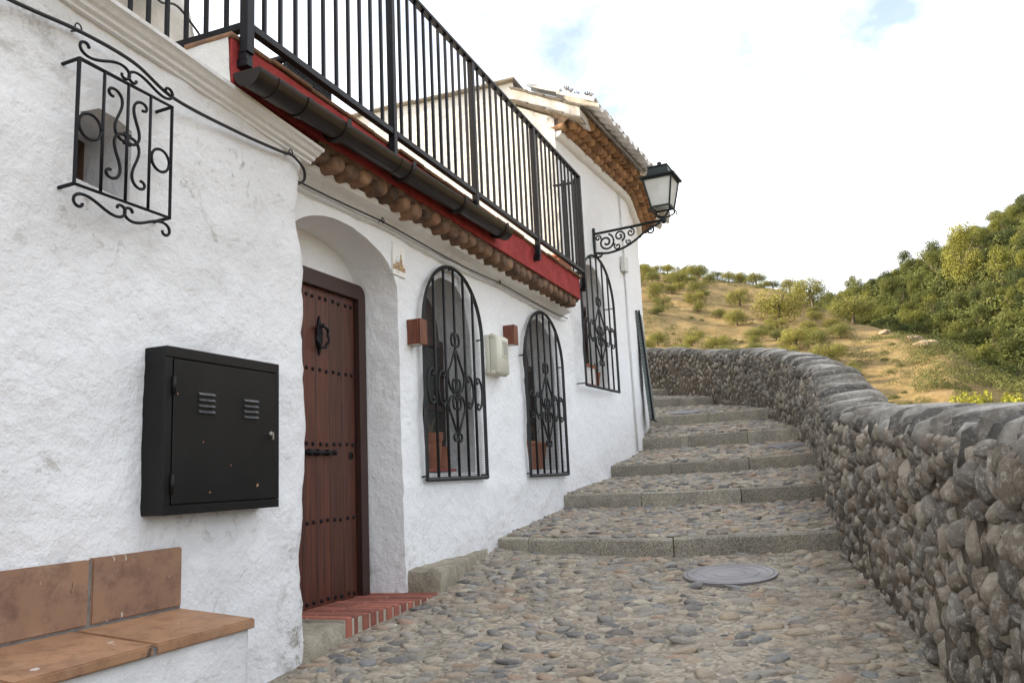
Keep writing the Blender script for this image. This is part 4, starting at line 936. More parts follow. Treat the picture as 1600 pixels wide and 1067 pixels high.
bal = MB(); bal.bb(-.0085, .0085, -.0085, .0085, ZB+.015, ZT-.0125); bal_o = bal.build('baluster', 'iron', rail); bal_me = bal_o.data; first = True
rl = Vector(rail.location); bal_me.transform(Matrix.Translation((rl.x, rl.y, rl.z)))
def baluster(x, y):
    global first
    o = bal_o if first else link_mesh('baluster', bal_me, rail); first = False; o.location = Vector((x, y, 0)) - rl; o.rotation_euler.z = random.uniform(-.06, .06)
for a, b in zip(posts[:-1], posts[1:]):
    n = 11 if b-a < 1.36 else 12
    for k in range(1, n): baluster(a+(b-a)*k/n, YR)
mb = MB(); mb.bb(2.757, 2.793, YR+.024, 4.4, ZB-.019, ZB+.019, 0.003); mb.build('bottom_rail', 'iron', rail)
mb = MB(); mb.bb(2.75, 2.80, YR+.026, 4.4, ZT-.012, ZT+.012, 0.003); mb.build('top_rail', 'iron', rail)
for k in range(1, 18): baluster(2.775, YR+0.118*k)
mb = MB(); mb.bb(8.012, 8.048, YR+.024, 2.58, ZB-.019, ZB+.019, 0.003); mb.build('bottom_rail', 'iron', rail)
mb = MB(); mb.bb(8.012, 8.048, YR+.024, 2.58, 3.045, 3.065, 0.003); mb.build('top_rail', 'iron', rail)
for k in range(1, 5): baluster(8.03, YR+0.055*k)

# perforated crate on the terrace
crate = thing('crate', 'black perforated crate on the terrace behind the railing', 'crate', (3.62, 2.62, 2.02))
def lattice(p0, ux, uz, W, H, nx, nz, t):
    mb = MB(); p0, ux, uz = Vector(p0), Vector(ux), Vector(uz)
    for i in range(nx+1): mb.bar(p0+ux*(W*i/nx), p0+ux*(W*i/nx)+uz*H, t, t*.8, ux)
    for k in range(nz+1): mb.bar(p0+uz*(H*k/nz), p0+uz*(H*k/nz)+ux*W, t, t*.8, uz)
    return mb
lattice((3.43, 2.58, 2.04), (1, 0, 0), (0, 0, 1), 0.42, 0.24, 24, 11, 0.011).build('side_panel', 'crate', crate)
lattice((3.43, 2.86, 2.04), (1, 0, 0), (0, 0, 1), 0.42, 0.24, 12, 6, 0.022).build('side_panel', 'crate', crate)
lattice((3.43, 2.59, 2.04), (0, 1, 0), (0, 0, 1), 0.27, 0.24, 12, 11, 0.011).build('side_panel', 'crate', crate)
lattice((3.85, 2.59, 2.04), (0, 1, 0), (0, 0, 1), 0.27, 0.24, 12, 11, 0.011).build('side_panel', 'crate', crate)
mb = MB(); mb.bb(3.43, 3.85, 2.58, 2.86, 2.02, 2.034); mb.build('base', 'crate', crate)
mb = MB(); mb.tube([(3.42, 2.575, 2.295), (3.86, 2.575, 2.295), (3.86, 2.865, 2.295), (3.42, 2.865, 2.295), (3.42, 2.575, 2.295)], 0.018, 8); mb.build('rim', 'crate', crate, True)
pl_ = thing('planter', 'small terracotta box at the far end of the terrace', 'planter', (7.75, 2.45, 2.02))
mb = MB(); mb.bb(7.55, 7.95, 2.40, 2.54, 2.02, 2.14, 0.008); mb.build('box', 'pot', pl_); mb = MB(); mb.bb(7.54, 7.96, 2.39, 2.55, 2.14, 2.165, 0.006); mb.build('rim', 'pot', pl_)

# ------------------------------------------------------------------ HOUSE behind the railing, upper left
up = thing('old_building', 'rough pale masonry building behind the terrace at the upper left', 'building', (1.5, 4.6, 1.8))
V, F, lp = tri_sheet([(-3.0, 1.7), (4.62, 1.7), (4.48, 2.7), (4.36, 3.10), (4.27, 3.2), (4.20, 3.40), (4.12, 3.6), (4.10, 4.6), (-3.0, 4.6)], [], 0.07)
mb = MB(); mb.add([Vector((x, 4.0-0.05*fbm((x, z, 2), 2.5, 4)-0.03*fbm((x, z, 7), 9, 3), z)) for x, z in V], [tuple(t) for t in F])
rim_ = [(4.62, 1.7), (4.48, 2.7), (4.36, 3.10), (4.27, 3.2), (4.20, 3.40), (4.12, 3.6), (4.10, 4.6), (-3.0, 4.6)]
mb.add([(x, 4.0, z) for x, z in rim_] + [(x, 8.0, z) for x, z in rim_], [(i, i+1, i+9, i+8) for i in range(7)]); mb.build('wall', 'stucco_rough', up, True, 40)
dish = thing('satellite_dish', 'grey satellite dish on the rough masonry at the top left', 'satellite dish', (3.73, 3.95, 3.45))
mb = MB(); mb.lathe([(0.0, 0.0), (0.12, 0.018), (0.20, 0.05), (0.262, 0.09), (0.27, 0.085), (0.20, 0.035), (0.12, 0.005), (0.0, -0.015)], (3.68, 3.80, 3.25), 28, (-0.25, -0.75, 0.55), False); mb.build('reflector', 'dish', dish, True)
mb = MB(); mb.tube([(3.78, 4.02, 3.40), (3.77, 3.92, 3.42), (3.68, 3.80, 3.24)], 0.02, 8); mb.build('mount', 'dish', dish, True)
cb1 = MB(); cb1.tube(crom([(3.70, 3.86, 3.42), (3.72, 3.90, 3.30), (3.86, 3.92, 3.24), (4.02, 3.93, 3.30), (4.2, 3.93, 3.22), (4.25, 3.94, 3.20)], 6), 0.009, 5)
tag(cb1.build('cable', 'cable', None, True, loc=(3.9, 3.9, 3.3)), 'thin grey cable hanging below the satellite dish', 'cable')

# ------------------------------------------------------------------ HOUSE 3 (far, white, tiled eaves)
h3 = thing('white_house', 'far white house with limewashed tile eaves, bracket lantern and gable wall', 'house', (9.5, 2.7, 0.3))
raw = [(8.27, 2.605), (9.0, 2.555), (9.8, 2.501), (10.55, 2.450), (10.80, 2.446), (11.1, 2.473), (11.8, 2.560), (12.35, 2.632), (12.75, 2.75), (13.05, 3.05), (13.4, 3.8), (13.9, 5.6), (14.2, 9.0)]
pth = [np.array(p) for p in crom(raw, 8)]; cs = [0.0]
for a, b in zip(pth[:-1], pth[1:]): cs.append(cs[-1]+float(np.linalg.norm(b-a)))
PX = np.array([p[0] for p in pth]); PY = np.array([p[1] for p in pth]); CS = np.array(cs)
def p3(u):
    x, y = np.interp(u, CS, PX), np.interp(u, CS, PY); e = 0.05
    tx, ty = np.interp(u+e, CS, PX)-np.interp(u-e, CS, PX), np.interp(u+e, CS, PY)-np.interp(u-e, CS, PY); l = math.hypot(tx, ty)
    return Vector((x, y, 0)), Vector((tx/l, ty/l, 0)), Vector((ty/l, -tx/l, 0))       # point, tangent, outward
def map3(u, z): p, t, n = p3(u); return (p.x, p.y, z), tuple(n)
U_END = CS[-1]-0.1
w3o = arch(0.50, 1.33, 0.99, 1.98, 2.44)
wall_from_sheet('wall', [(0.0, -1.2), (U_END, -1.2), (U_END, 3.78), (0.0, 3.78)], [w3o], 0.08, map3, 0.010, 'stucco3', h3, [(shr(0.915, 1.7, 0.985), 0.27)])
def pl3w(u, d, z): p, t, n = p3(u); return p - n*(0.265+d) + Vector((0, 0, z))
recess_window(h3, 0.48, 1.35, 0.97, 1.97, 2.45, 0, pl3w)
class Plane3(Plane):
    pass
p_, t_, n_ = p3(0.9); o3 = p_ - t_*0.9
pl3 = Plane(o3, t_, n_, 0.11); bk3 = Plane(o3, t_, n_, -0.03)
arched_grille(h3, pl3, 0.235, 1.36, 0.945, 1.95, 2.50, 0, 5, bk3)
# gable wall and upper block
V, F, lp = tri_sheet([(2.60, 1.9), (8.5, 1.9), (8.5, 4.52), (3.07, 4.47), (3.05, 4.17), (2.60, 3.93)], [], 0.08)
mb = MB(); mb.add([Vector((8.262-0.016*fbm((y, z, 2), 3.5, 4)-0.012*fbm((y, z, 7), 14, 3), y, z)) for y, z in V], [tuple(t) for t in F]); mb.build('gable_wall', 'stucco_rough', h3, True)
mb = MB(); mb.bb(8.30, 10.5, 3.09, 8.5, 3.6, 4.46); mb.build('upper_block', 'stucco3', h3)
y = 3.03
while y < 8.4:
    l = 0.42+random.uniform(-.04, .04); mb = MB(); dz = random.uniform(-.006, .006); mb.bb(8.20, 8.55, y+.004, y+l-.004, 4.47+dz+0.009*(y-3), 4.505+dz+0.009*(y-3), 0.008); mb.build('coping_tile', 'verge', h3); y += l
# eaves: moulding, three corbel rows, pans and covers
prof = [(0.03, 0.0), (-0.02, 0.0), (-0.05, 0.012), (-0.075, 0.04), (-0.08, 0.065), (-0.05, 0.075), (0.03, 0.08)]
us = np.arange(0.0, CS[-1]-2.5, 0.09); path = [p3(u)[0]+Vector((0, 0, 3.705)) for u in us]
mb = MB(); mb.sweep(prof, path, lambda i: (-p3(us[i])[2], (0, 0, 1))); mb.build('moulding', 'stucco3', h3, True, 40)
cor3 = [corbel_mesh(0.062, 0.2, 20+s, M['corbel']) for s in range(4)]
UE = 5.2
for row in range(3):
    u = 0.05+0.075*(row % 2); zc = 3.822+0.066*row; out = 0.10+0.085*row
    while u < UE:
        p, t, n = p3(u); P = p + n*(out-0.16) + Vector((0, 0, zc+random.uniform(-.004, .004)))
        o = link_mesh('corbel_tile', random.choice(cor3), h3, P); o.rotation_euler = (random.uniform(-.08, .08), random.uniform(-.1, .1), math.atan2(n.y, n.x)+math.pi/2+random.uniform(-.1, .1)); s = random.uniform(.9, 1.1); o.scale = (s, 1, s)
        u += 0.147
mb = MB(); V = []; us2 = np.arange(0.0, UE+.1, 0.08)
for u in us2:
    p, t, n = p3(u); k = 0.008*fbm((u, 3, 1), 9, 3)
    V += [p+Vector((0, 0, 3.77)), p+n*(0.08+k)+Vector((0, 0, 3.825)), p+n*(0.17+k)+Vector((0, 0, 3.895)), p+n*(0.25+k)+Vector((0, 0, 3.96)), p+n*(0.25)+Vector((0, 0, 4.0)), p-n*0.05+Vector((0, 0, 4.06))]
mb.add(V, [(i*6+j, i*6+(j+1) % 6, i*6+6+(j+1) % 6, i*6+6+j) for i in range(len(us2)-1) for j in range(6)] + [(0, 1, 2, 3, 4, 5)]); mb.build('corbel_bed', 'corbel_bed', h3, True, 40)
SL = math.tan(R(25))
def roof_pt(u, d, z=0): p, t, n = p3(u); return p + n*d + Vector((0, 0, 4.0+(0.36-d)*SL+z))
mb = MB(); V = []; ds_ = (0.36, -0.1, -0.5)
for u in us2:
    for d in ds_: V.append(roof_pt(u, d, -0.01))
mb.add(V, [(i*3+j, i*3+j+1, i*3+4+j, i*3+3+j) for i in range(len(us2)-1) for j in range(2)]); rf = mb.build('roof', 'roof_white', h3, True)
def barrel(u, d0, d1, r0, r1, up, lift, name):
    mb = MB(); n = 8; vs = []
    for inner_ in (0, 0.016):
        for d, r in ((d0, r0), (d1, r1)):
            c = roof_pt(u, d, lift); p, t, nn = p3(u)
            for i in range(n+1):
                a = math.pi*i/n; vs.append(c + t*((r-inner_)*math.cos(a)) + Vector((0, 0, (1 if up else -1)*(r-inner_)*math.sin(a)*0.85)))
    m = n+1; fs = [(i, i+1, m+i+1, m+i) for i in range(n)] + [(2*m+i, 3*m+i, 3*m+i+1, 2*m+i+1) for i in range(n)] + [(i, 2*m+i, 2*m+i+1, i+1) for i in range(n)] + [(m+i, m+i+1, 3*m+i+1, 3*m+i) for i in range(n)]
    mb.add(vs, fs); o = mb.build(name, 'roof_white', rf, True, 45); return o
u = 0.03
while u < 4.6:
    j = random.uniform(-.015, .015)
    barrel(u+.1, 0.53+j, 0.02, 0.090, 0.078, False, 0.085, 'pan_tile'); barrel(u, 0.49-j, 0.06, 0.088, 0.074, True, 0.055, 'cover_tile'); barrel(u+random.uniform(-.01, .01), 0.10, -0.3, 0.088, 0.074, True, 0.075, 'cover_tile')
    u += 0.205
# verge: white band with rough grey tiles on top
def vg(y): return 3.845+(y-2.31)*0.50
mb = MB(); V = []; N = 14
for i in range(N+1):
    y = 2.28+(3.06-2.28)*i/N; k = 0.012*fbm((y, 4, 4), 8, 3)
    for dx_, dz in ((-0.05+k, 0.015), (-0.06+k, 0.13), (0.35, 0.13), (0.35, 0.015)): V.append((8.25+dx_, y, vg(y)+dz+k))
mb.add(V, [(i*4+j, i*4+(j+1) % 4, i*4+4+(j+1) % 4, i*4+4+j) for i in range(N) for j in range(4)] + [(0, 1, 2, 3), tuple(N*4+j for j in (3, 2, 1, 0))]); mb.build('verge_band', 'roof_white', h3, True, 45)
for lift, out, nn_ in ((0.135, 0.10, 4), (-0.01, 0.09, 4)):
    for i in range(nn_):
        ya = 2.26+0.20*i; yb = ya+0.215; mb = MB(); mb.add([(8.25-out, ya, vg(ya)+lift), (8.36, ya, vg(ya)+lift), (8.36, yb, vg(yb)+lift-.01), (8.25-out, yb, vg(yb)+lift-.01), (8.25-out, ya, vg(ya)+lift+.026), (8.36, ya, vg(ya)+lift+.03), (8.36, yb, vg(yb)+lift+.012), (8.25-out, yb, vg(yb)+lift+.01)],
            [(3, 2, 1, 0), (4, 5, 6, 7), (0, 1, 5, 4), (1, 2, 6, 5), (2, 3, 7, 6), (3, 0, 4, 7)]); mb.build('verge_tile', 'verge', h3)
# dry stems on the roof
stems = thing('dry_plant', 'dry thin-stemmed seed heads growing on the far white roof', 'plant', (8.9, 2.5, 4.05))
for (x, y, zt) in ((8.82, 2.60, 4.52), (8.86, 2.56, 4.50), (8.9, 2.50, 4.46), (8.93, 2.44, 4.42), (8.96, 2.47, 4.38), (8.90, 2.37, 4.43), (9.02, 2.36, 4.47)):
    mb = MB(); mb.tube([(x, y, 4.0), (x+.01, y, (4.0+zt)/2), (x, y+.01, zt)], 0.0045, 5); st = mb.build('stem', 'dry_stem', stems, True)
    mb = MB()
    for k in range(7): a = k*0.9; mb.tube([(x, y, zt-.01), (x+.035*math.cos(a), y+.035*math.sin(a), zt+.035)], [0.004, 0.007], 4)
    mb.build('seed_head', 'dry_stem', st)
# conduit with junction box, blind over side window
jb = thing('junction_box', 'small pale junction box with a conduit beside the far arched grille', 'junction box', (10.5, 2.45, 2.7))
def on3(u, off, z): p, t, n = p3(u); return p+n*off+Vector((0, 0, z))
ub = 2.19; mb = MB(); a, b = on3(ub, .03, 2.62), on3(ub, .03, 2.82); mb.bar(a, b, 0.16, 0.06, p3(ub)[1]); mb.build('box', 'pale_plastic', jb)
mb = MB(); mb.tube([on3(ub+.03, .02, 2.63), on3(ub+.04, .02, 1.5), on3(ub+.05, .02, 0.25)], 0.013, 6); mb.tube([on3(ub+.03, .02, 2.80), on3(ub+.02, .02, 3.69)], 0.011, 6); mb.build('conduit', 'cable_white', jb, True)
bl = thing('hanging_blind', 'grey-green blind hung over a grille round the corner of the far house', 'blind', (11.7, 2.5, 0.6))
def on_b(u, off, z): p, t, n = p3(u); return p+n*off+Vector((0, 0, z))
mb = MB(); V = []; NU = 2
zs_ = np.linspace(0.70, 2.20, 31)
for i in range(30):
    za_, zb_ = zs_[i]+.003, zs_[i+1]-.003; off = 0.135-0.085*((zs_[i]-.7)/1.5)
    a0, a1 = on_b(2.86, off, 0), on_b(3.30, off, 0); nn = p3(3.2)[2]
    m2 = MB(); m2.add([a0+Vector((0, 0, za_)), a1+Vector((0, 0, za_)), a1+Vector((0, 0, zb_)), a0+Vector((0, 0, zb_)), a0-nn*.05+Vector((0, 0, za_)), a1-nn*.05+Vector((0, 0, za_)), a1-nn*.05+Vector((0, 0, zb_)), a0-nn*.05+Vector((0, 0, zb_))], [(0, 1, 2, 3), (7, 6, 5, 4), (0, 4, 5, 1), (1, 5, 6, 2), (2, 6, 7, 3), (3, 7, 4, 0)]); m2.build('slat', 'blind', bl)
mb = MB(); mb.tube([on_b(2.85, 0.0, 2.2), on_b(2.85, .055, 2.21), on_b(2.85, .10, 1.5), on_b(2.85, .145, 0.68), on_b(2.85, .11, 0.68)], 0.014, 6); mb.tube([on_b(2.85, .145, 0.68), on_b(3.3, .145, 0.68)], 0.012, 6); mb.build('frame', 'iron', bl)

# wall lantern on scrolled bracket
p_, t_, n_ = p3(1.085); LP = p_ + n_*0.86 + Vector((0, 0, 2.865)); lw = p_
lan = thing('street_lantern', 'dark green four-sided street lantern on a scrolled wall bracket', 'street lamp', tuple(lw+Vector((0, 0, 2.8))))
def lpt(d, z): return lw + n_*d + Vector((0, 0, z))
mb = MB(); mb.bar(lpt(.012, 2.57), lpt(.012, 2.93), 0.045, 0.022, t_)
mb.tube([lpt(.0, 2.86), lpt(.3, 2.868), lpt(.86, 2.885)], 0.016, 4)
mb.tube([lpt(d, z) for d, z in crom([(.02, 2.62), (.18, 2.60), (.36, 2.63), (.52, 2.70), (.66, 2.79), (.84, 2.865)], 6)], 0.015, 5)
mb.lathe([(0.0, -.05), (0.02, -.04), (0.03, -.015), (0.036, 0.01), (0.028, 0.035), (0.012, 0.05)], lpt(.88, 2.885), 12); brk = mb.build('bracket', 'lamp_green', lan, True, 40)
def lscroll(c, r, turns, a0, sgn, th): 
    pts = [lpt(c[0]+r*(1-.8*k/29)*math.cos(a0+sgn*turns*2*math.pi*k/29), c[1]+r*(1-.8*k/29)*math.sin(a0+sgn*turns*2*math.pi*k/29)) for k in range(30)]
    rod(pts, th, 'scroll', brk, 'lamp_green')
lscroll((.16, 2.735), .105, 1.6, 1.2, -1, .0125); lscroll((.33, 2.785), .072, 1.4, -1.2, 1, .011); lscroll((.47, 2.805), .052, 1.3, 1.5, -1, .010); lscroll((.30, 2.665), .045, 1.2, 2.2, 1, .010); lscroll((.71, 2.79), .05, 1.3, 1.6, -1, .012); lscroll((.055, 2.60), .045, 1.2, .5, -1, .012); lscroll((.06, 2.80), .04, 1.2, -.5, 1, .010); lscroll((.44, 2.70), .035, 1.1, 2.4, 1, .009)
lc = lpt(.88, 0); ax, ay = t_, n_
def sq(h, z): return [lc+ax*(sx*h)+ay*(sy*h)+Vector((0, 0, z)) for sx, sy in ((-1, -1), (1, -1), (1, 1), (-1, 1))]
zb0, ze = 3.03, 3.36; hb, he = 0.108, 0.168
fr_ = MB()
for z, h, th in ((zb0, hb, .018), (ze, he, .022)):
    q = sq(h, z)
    for i in range(4): fr_.bar(q[i], q[(i+1) % 4], th, th)
a, b = sq(hb, zb0), sq(he, ze)
for i in range(4): fr_.bar(a[i], b[i], .018, .018, ax)
fr_.build('frame', 'lamp_green', lan)
for i in range(4):
    a, b = sq(hb-.004, zb0+.008), sq(he-.004, ze-.008); mb = MB(); j = (i+1) % 4; ins = (a[(i+2) % 4]-a[j]).normalized()*0.006
    mb.add([a[i], a[j], b[j], b[i], a[i]+ins, a[j]+ins, b[j]+ins, b[i]+ins], [(0, 1, 2, 3), (7, 6, 5, 4), (0, 4, 5, 1), (2, 6, 7, 3), (1, 5, 6, 2), (3, 7, 4, 0)]); mb.build('pane', 'frosted', lan)
rfm = MB(); rings = [sq(he+.035, ze+.008), sq(he+.04, ze+.028), sq(.135, ze+.04), sq(.112, ze+.145), sq(.122, ze+.15), sq(.118, ze+.163), sq(.05, ze+.175)]
for q in rings: rfm.v += q
rfm.f += [(i*4+j, i*4+(j+1) % 4, i*4+4+(j+1) % 4, i*4+4+j) for i in range(6) for j in range(4)] + [(24, 25, 26, 27), (3, 2, 1, 0)]; rfm.build('roof', 'lamp_green', lan)
mb = MB(); mb.lathe([(.035, 0), (.04, .02), (.025, .035), (.03, .05), (.012, .065)], lc+Vector((0, 0, ze+.175)), 12); mb.build('finial', 'lamp_green', lan, True)
for sx, sy in ((-1, -1), (1, -1), (1, 1), (-1, 1)):
    q = lambda h, z: lc+ax*(sx*h)+ay*(sy*h)+Vector((0, 0, z))
    rod([q(hb, zb0), q(hb, zb0-.05), q(.085, 2.955), q(.04, 2.925), q(.0, 2.915)], .011, 'arm', lan, 'lamp_green'); rod([q(hb, zb0-.01), q(hb+.02, zb0-.03), q(hb+.026, zb0-.055), q(hb+.014, zb0-.06)], .008, 'curl', lan, 'lamp_green')

# ------------------------------------------------------------------ PARAPET WALL
ctl = [(-2.5, -.80, -1.35, -.10), (-.5, -.72, -1.18, .0), (1, -.60, -1.04, .02), (2, -.47, -.94, .085), (2.8, -.37, -.86, .13), (3.455, -.29, -.80, .17), (4.06, -.235, -.745, .215), (4.79, -.13, -.676, .27), (5.3, -.05, -.63, .31), (5.85, .03, -.56, .36), (6.8, .09, -.40, .55), (7.72, .14, -.22, .73), (9.1, .22, .08, .98), (10.4, .44, .40, 1.27), (11.9, .88, .76, 1.58), (12.9, 1.30, .98, 1.77), (13.7, 1.85, 1.13, 1.92), (14.3, 2.66, 1.36, 2.12), (14.8, 3.5, 1.5, 2.27), (15.2, 4.6, 1.65, 2.42), (15.5, 6.2, 1.8, 2.6)]
wp = np.array(crom(ctl, 10)); ws = np.concatenate([[0], np.cumsum(np.hypot(*(np.diff(wp[:, :2], axis=0).T)))])
def wat(s):
    x, y, zb_, zt_ = (np.interp(s, ws, wp[:, i]) for i in range(4)); e = .08
    tx, ty = (np.interp(s+e, ws, wp[:, i])-np.interp(s-e, ws, wp[:, i]) for i in (0, 1)); l = math.hypot(tx, ty)
    return Vector((x, y, 0)), Vector((tx/l, ty/l, 0)), Vector((-ty/l, tx/l, 0)), zb_, zt_      # point on street face, tangent, towards street, base, top
pw_ = thing('stone_parapet', 'weathered cobble-stone parapet wall along the right side of the steps', 'wall', (4.0, -.3, -.8))
TH = 0.40; mb = MB(); SS = np.arange(0, ws[-1], 0.07); pr = 15
for s in SS:
    p, t, n, zb_, zt_ = wat(s); H = zt_-zb_
    pts = [(0.02, zb_-.35)] + [(0.02-0.02*k/5, zb_+H*0.80*k/5) for k in range(6)] + [(-0.01, zb_+H*.87), (-.07, zt_-.05), (-TH*.5, zt_-.025), (-TH+.07, zt_-.05), (-TH, zt_-.14), (-TH, zb_+.1), (-TH-.05, zb_-1.5), (-TH-.1, zb_-5)]
    for d, z in pts:
        q = p+n*d+Vector((0, 0, z)); k = 0.025*fbm(q, 7, 3); mb.v.append(q+n*k+Vector((0, 0, k*.4)))
m = 15
m = len(mb.v)//len(SS); mb.f = [(i*m+j, i*m+j+1, (i+1)*m+j+1, (i+1)*m+j) for i in range(len(SS)-1) for j in range(m-1)]
mb.build('core', 'wall_core', pw_, True)
# rounded stone shapes shared by every stone
def stone_shape(seed, sub=2, rough=0.22, flat=1.0):
    bm = bmesh.new(); bmesh.ops.create_icosphere(bm, subdivisions=sub, radius=1.0); g = random.Random(seed); o = Vector((g.uniform(-50, 50), g.uniform(-50, 50), seed))
    planes = [(Vector((g.gauss(0, 1), g.gauss(0, 1), g.gauss(0, 1))).normalized(), g.uniform(.58, .88)) for _ in range(7)]
    for v in bm.verts:
        d = v.co.normalized(); r = 1+rough*noise.noise(d*1.2+o)+rough*.35*noise.noise(d*3.1+o)
        c = d*r
        for pn, pd in planes:
            k = c.dot(pn)-pd
            if k > 0: c = c - pn*k*.92
        v.co = c
    bm.verts.index_update(); V = np.array([v.co[:] for v in bm.verts]); F = np.array([[v.index for v in f.verts] for f in bm.faces]); bm.free(); return V, F
SH = [stone_shape(s, 2, 0.34) for s in range(14)]; SHL = [stone_shape(s+40, 2, 0.34) for s in range(10)]; SHR = [stone_shape(s+80, 1, 0.3) for s in range(10)]
def shared(mat, name): return [fast_mesh(name, V, F, None, True, mat) for V, F in SH]
def join_stones(items, name, mat, parent, label=None):        # items (matrix 3x3 np, pos np, rnd)
    VV = []; FF = []; RR = []; o = 0; off = np.array(root_of(parent)) if parent is not None else np.zeros(3)
    for i, (m3, p, r) in enumerate(items):
        V, F = (SHL if i < 900 else SHR)[i % 10]; VV.append(V @ m3.T + (p-off)); FF.append(F+o); RR.append(np.full(len(V), r)); o += len(V)
    ob = link_mesh(name, fast_mesh(name, np.concatenate(VV), np.concatenate(FF), np.concatenate(RR), True, mat), parent); ob['kind'] = 'stuff'; return ob
def place_items(items, meshes, name, mat_s, parent, limit=300):
    items.sort(key=lambda q: float(np.dot(q[1], q[1])) / (abs(np.linalg.det(q[0]))**(2/3)+1e-9)); roff = root_of(parent)
    near = [q for q in items[:limit]]
    for m3, p, r in near:
        o = bpy.data.objects.new(name, random.choice(meshes)); C.objects.link(o); o.parent = parent
        m4 = Matrix([(*m3[i], float(p[i]-roff[i])) for i in range(3)] + [(0, 0, 0, 1)]); o.matrix_basis = m4
    if len(items) > limit: join_stones(items[limit:], name, mat_s, parent)
class Darts:
    def __init__(s, cell): s.c = cell; s.g = {}
    def ok(s, x, y, a, b):                                  # axis-aligned ellipse test in scaled space
        i, j = int(x//s.c), int(y//s.c)
        for di in (-2, -1, 0, 1, 2):
            for dj in (-2, -1, 0, 1, 2):
                for (px, py, pa, pb) in s.g.get((i+di, j+dj), ()):
                    if ((x-px)/(a+pa))**2+((y-py)/(b+pb))**2 < 1: return False
        s.g.setdefault((i, j), []).append((x, y, a, b)); return True
random.seed(11); items = []; D = Darts(0.09); s_lo, s_hi = np.interp(1.6, wp[:, 0], ws), ws[-1]-1.2
N_ = 52000
for k in range(N_):
    f = k/N_; s = random.uniform(s_lo, s_hi); p, t, n, zb_, zt_ = wat(s); H = zt_-zb_
    hh = random.uniform(-.06, H*0.90); q = 1.0-0.5*f
    a = random.uniform(.020, .044)*q; b = random.uniform(.036, .080)*q
    if hh+b > H*.93: continue
    if not D.ok(s, hh, a*.88, b*.88): continue
    P = p + n*random.uniform(-.016, .012) + Vector((0, 0, zb_+hh)); tilt = random.gauss(0.12, .22)
    ct, st_ = math.cos(tilt), math.sin(tilt); up_ = Vector((0, 0, 1)); ta = t*ct+up_*st_; tb = -t*st_+up_*ct
    nn = (n*1.0 + up_*random.uniform(-.2, .35)+t*random.uniform(-.25, .25)).normalized()
    m3 = np.array([[ta[i]*a*1.08, tb[i]*b*1.08, nn[i]*random.uniform(.034, .062)*(q*.5+.5)] for i in range(3)]); items.append((m3, np.array(P), random.random()))
place_items(items, shared(M['wst_o'], 'stone'), 'stone', M['wst_s'], pw_, 300)
SHC = []
for k in range(14):                                         # flat river stones set on edge across the wall top
    V, F = stone_shape(300+k, 2, 0.30); g = random.Random(k); V = np.sign(V)*np.abs(V)**0.72
    SHC.append((V*np.array([g.uniform(.018, .034), g.uniform(.19, .235), g.uniform(.075, .105)]), F))
cop = [fast_mesh('coping_stone', V, F, None, True, M['coping']) for V, F in SHC]; cw = [float(V[:, 0].max()) for V, F in SHC]
s = np.interp(1.7, wp[:, 0], ws); nc = 0; cop_r = root_of(pw_); last = -1
while s < ws[-1]-.8 and nc < 300:
    p, t, n, zb_, zt_ = wat(s); k = random.choice([i for i in range(14) if i != last]); last = k
    yaw = random.gauss(.24, .13); lean = random.gauss(.30, .14)
    ax_ = (n*math.cos(yaw)+t*math.sin(yaw)); tg = (t*math.cos(yaw)-n*math.sin(yaw))
    upv = (Vector((0, 0, 1))*math.cos(lean)-tg*math.sin(lean)); tg2 = (tg*math.cos(lean)+Vector((0, 0, 1))*math.sin(lean))
    P = p - n*(TH*.5-.015+random.uniform(-.035, .03)) + Vector((0, 0, zt_-.085+random.uniform(-.028, .020)))
    o = bpy.data.objects.new('coping_stone', cop[k]); C.objects.link(o); o.parent = pw_; rl_ = random.gauss(0, .07)
    m3 = Matrix((tg2, ax_, upv)).transposed() @ Matrix.Rotation(rl_, 3, 'X'); o.matrix_basis = Matrix.Translation(P-cop_r) @ m3.to_4x4(); s += cw[k]*2.3; nc += 1

# ------------------------------------------------------------------ STREET, STEPS
def g0(x): return -.81+.094*(x-3.36)
STEPS = [dict(l=[(6.17, 2.64), (5.90, 2.2), (5.72, 1.165), (5.93, -.02)], zt=[-.470, -.462, -.462, -.448], h=.125, cut=[0, .16, .58, 1.0]),
         dict(l=[(7.86, 2.64), (7.62, 1.32), (7.72, .10)], zt=[-.195, -.195, -.178], h=.145),
         dict(l=[(9.47, 2.58), (9.05, 1.15), (9.12, .18)], zt=[.072, .082, .112], h=.142),
         dict(l=[(10.9, 2.50), (10.5, 1.4), (10.4, .40)], zt=[.425, .43, .435], h=.165),
         dict(l=[(11.98, 2.66), (12.0, 1.6), (11.85, .80)], zt=[.775, .785, .775], h=.155),
         dict(l=[(12.8, 2.9), (13.3, 2.3), (13.75, 1.78)], zt=[1.12, 1.135, 1.15], h=.145),
         dict(l=[(13.5, 3.5), (13.95, 2.95), (14.42, 2.62)], zt=[1.37, 1.375, 1.39], h=.13)]
def interp_line(pts, zs, n=40):
    P = np.array([(p[0], p[1], z) for p, z in zip(pts, zs)]); d = np.concatenate([[0], np.cumsum(np.hypot(np.diff(P[:, 0]), np.diff(P[:, 1])))]); d /= d[-1]
    return lambda u: np.array([np.interp(u, d, P[:, i]) for i in range(3)])
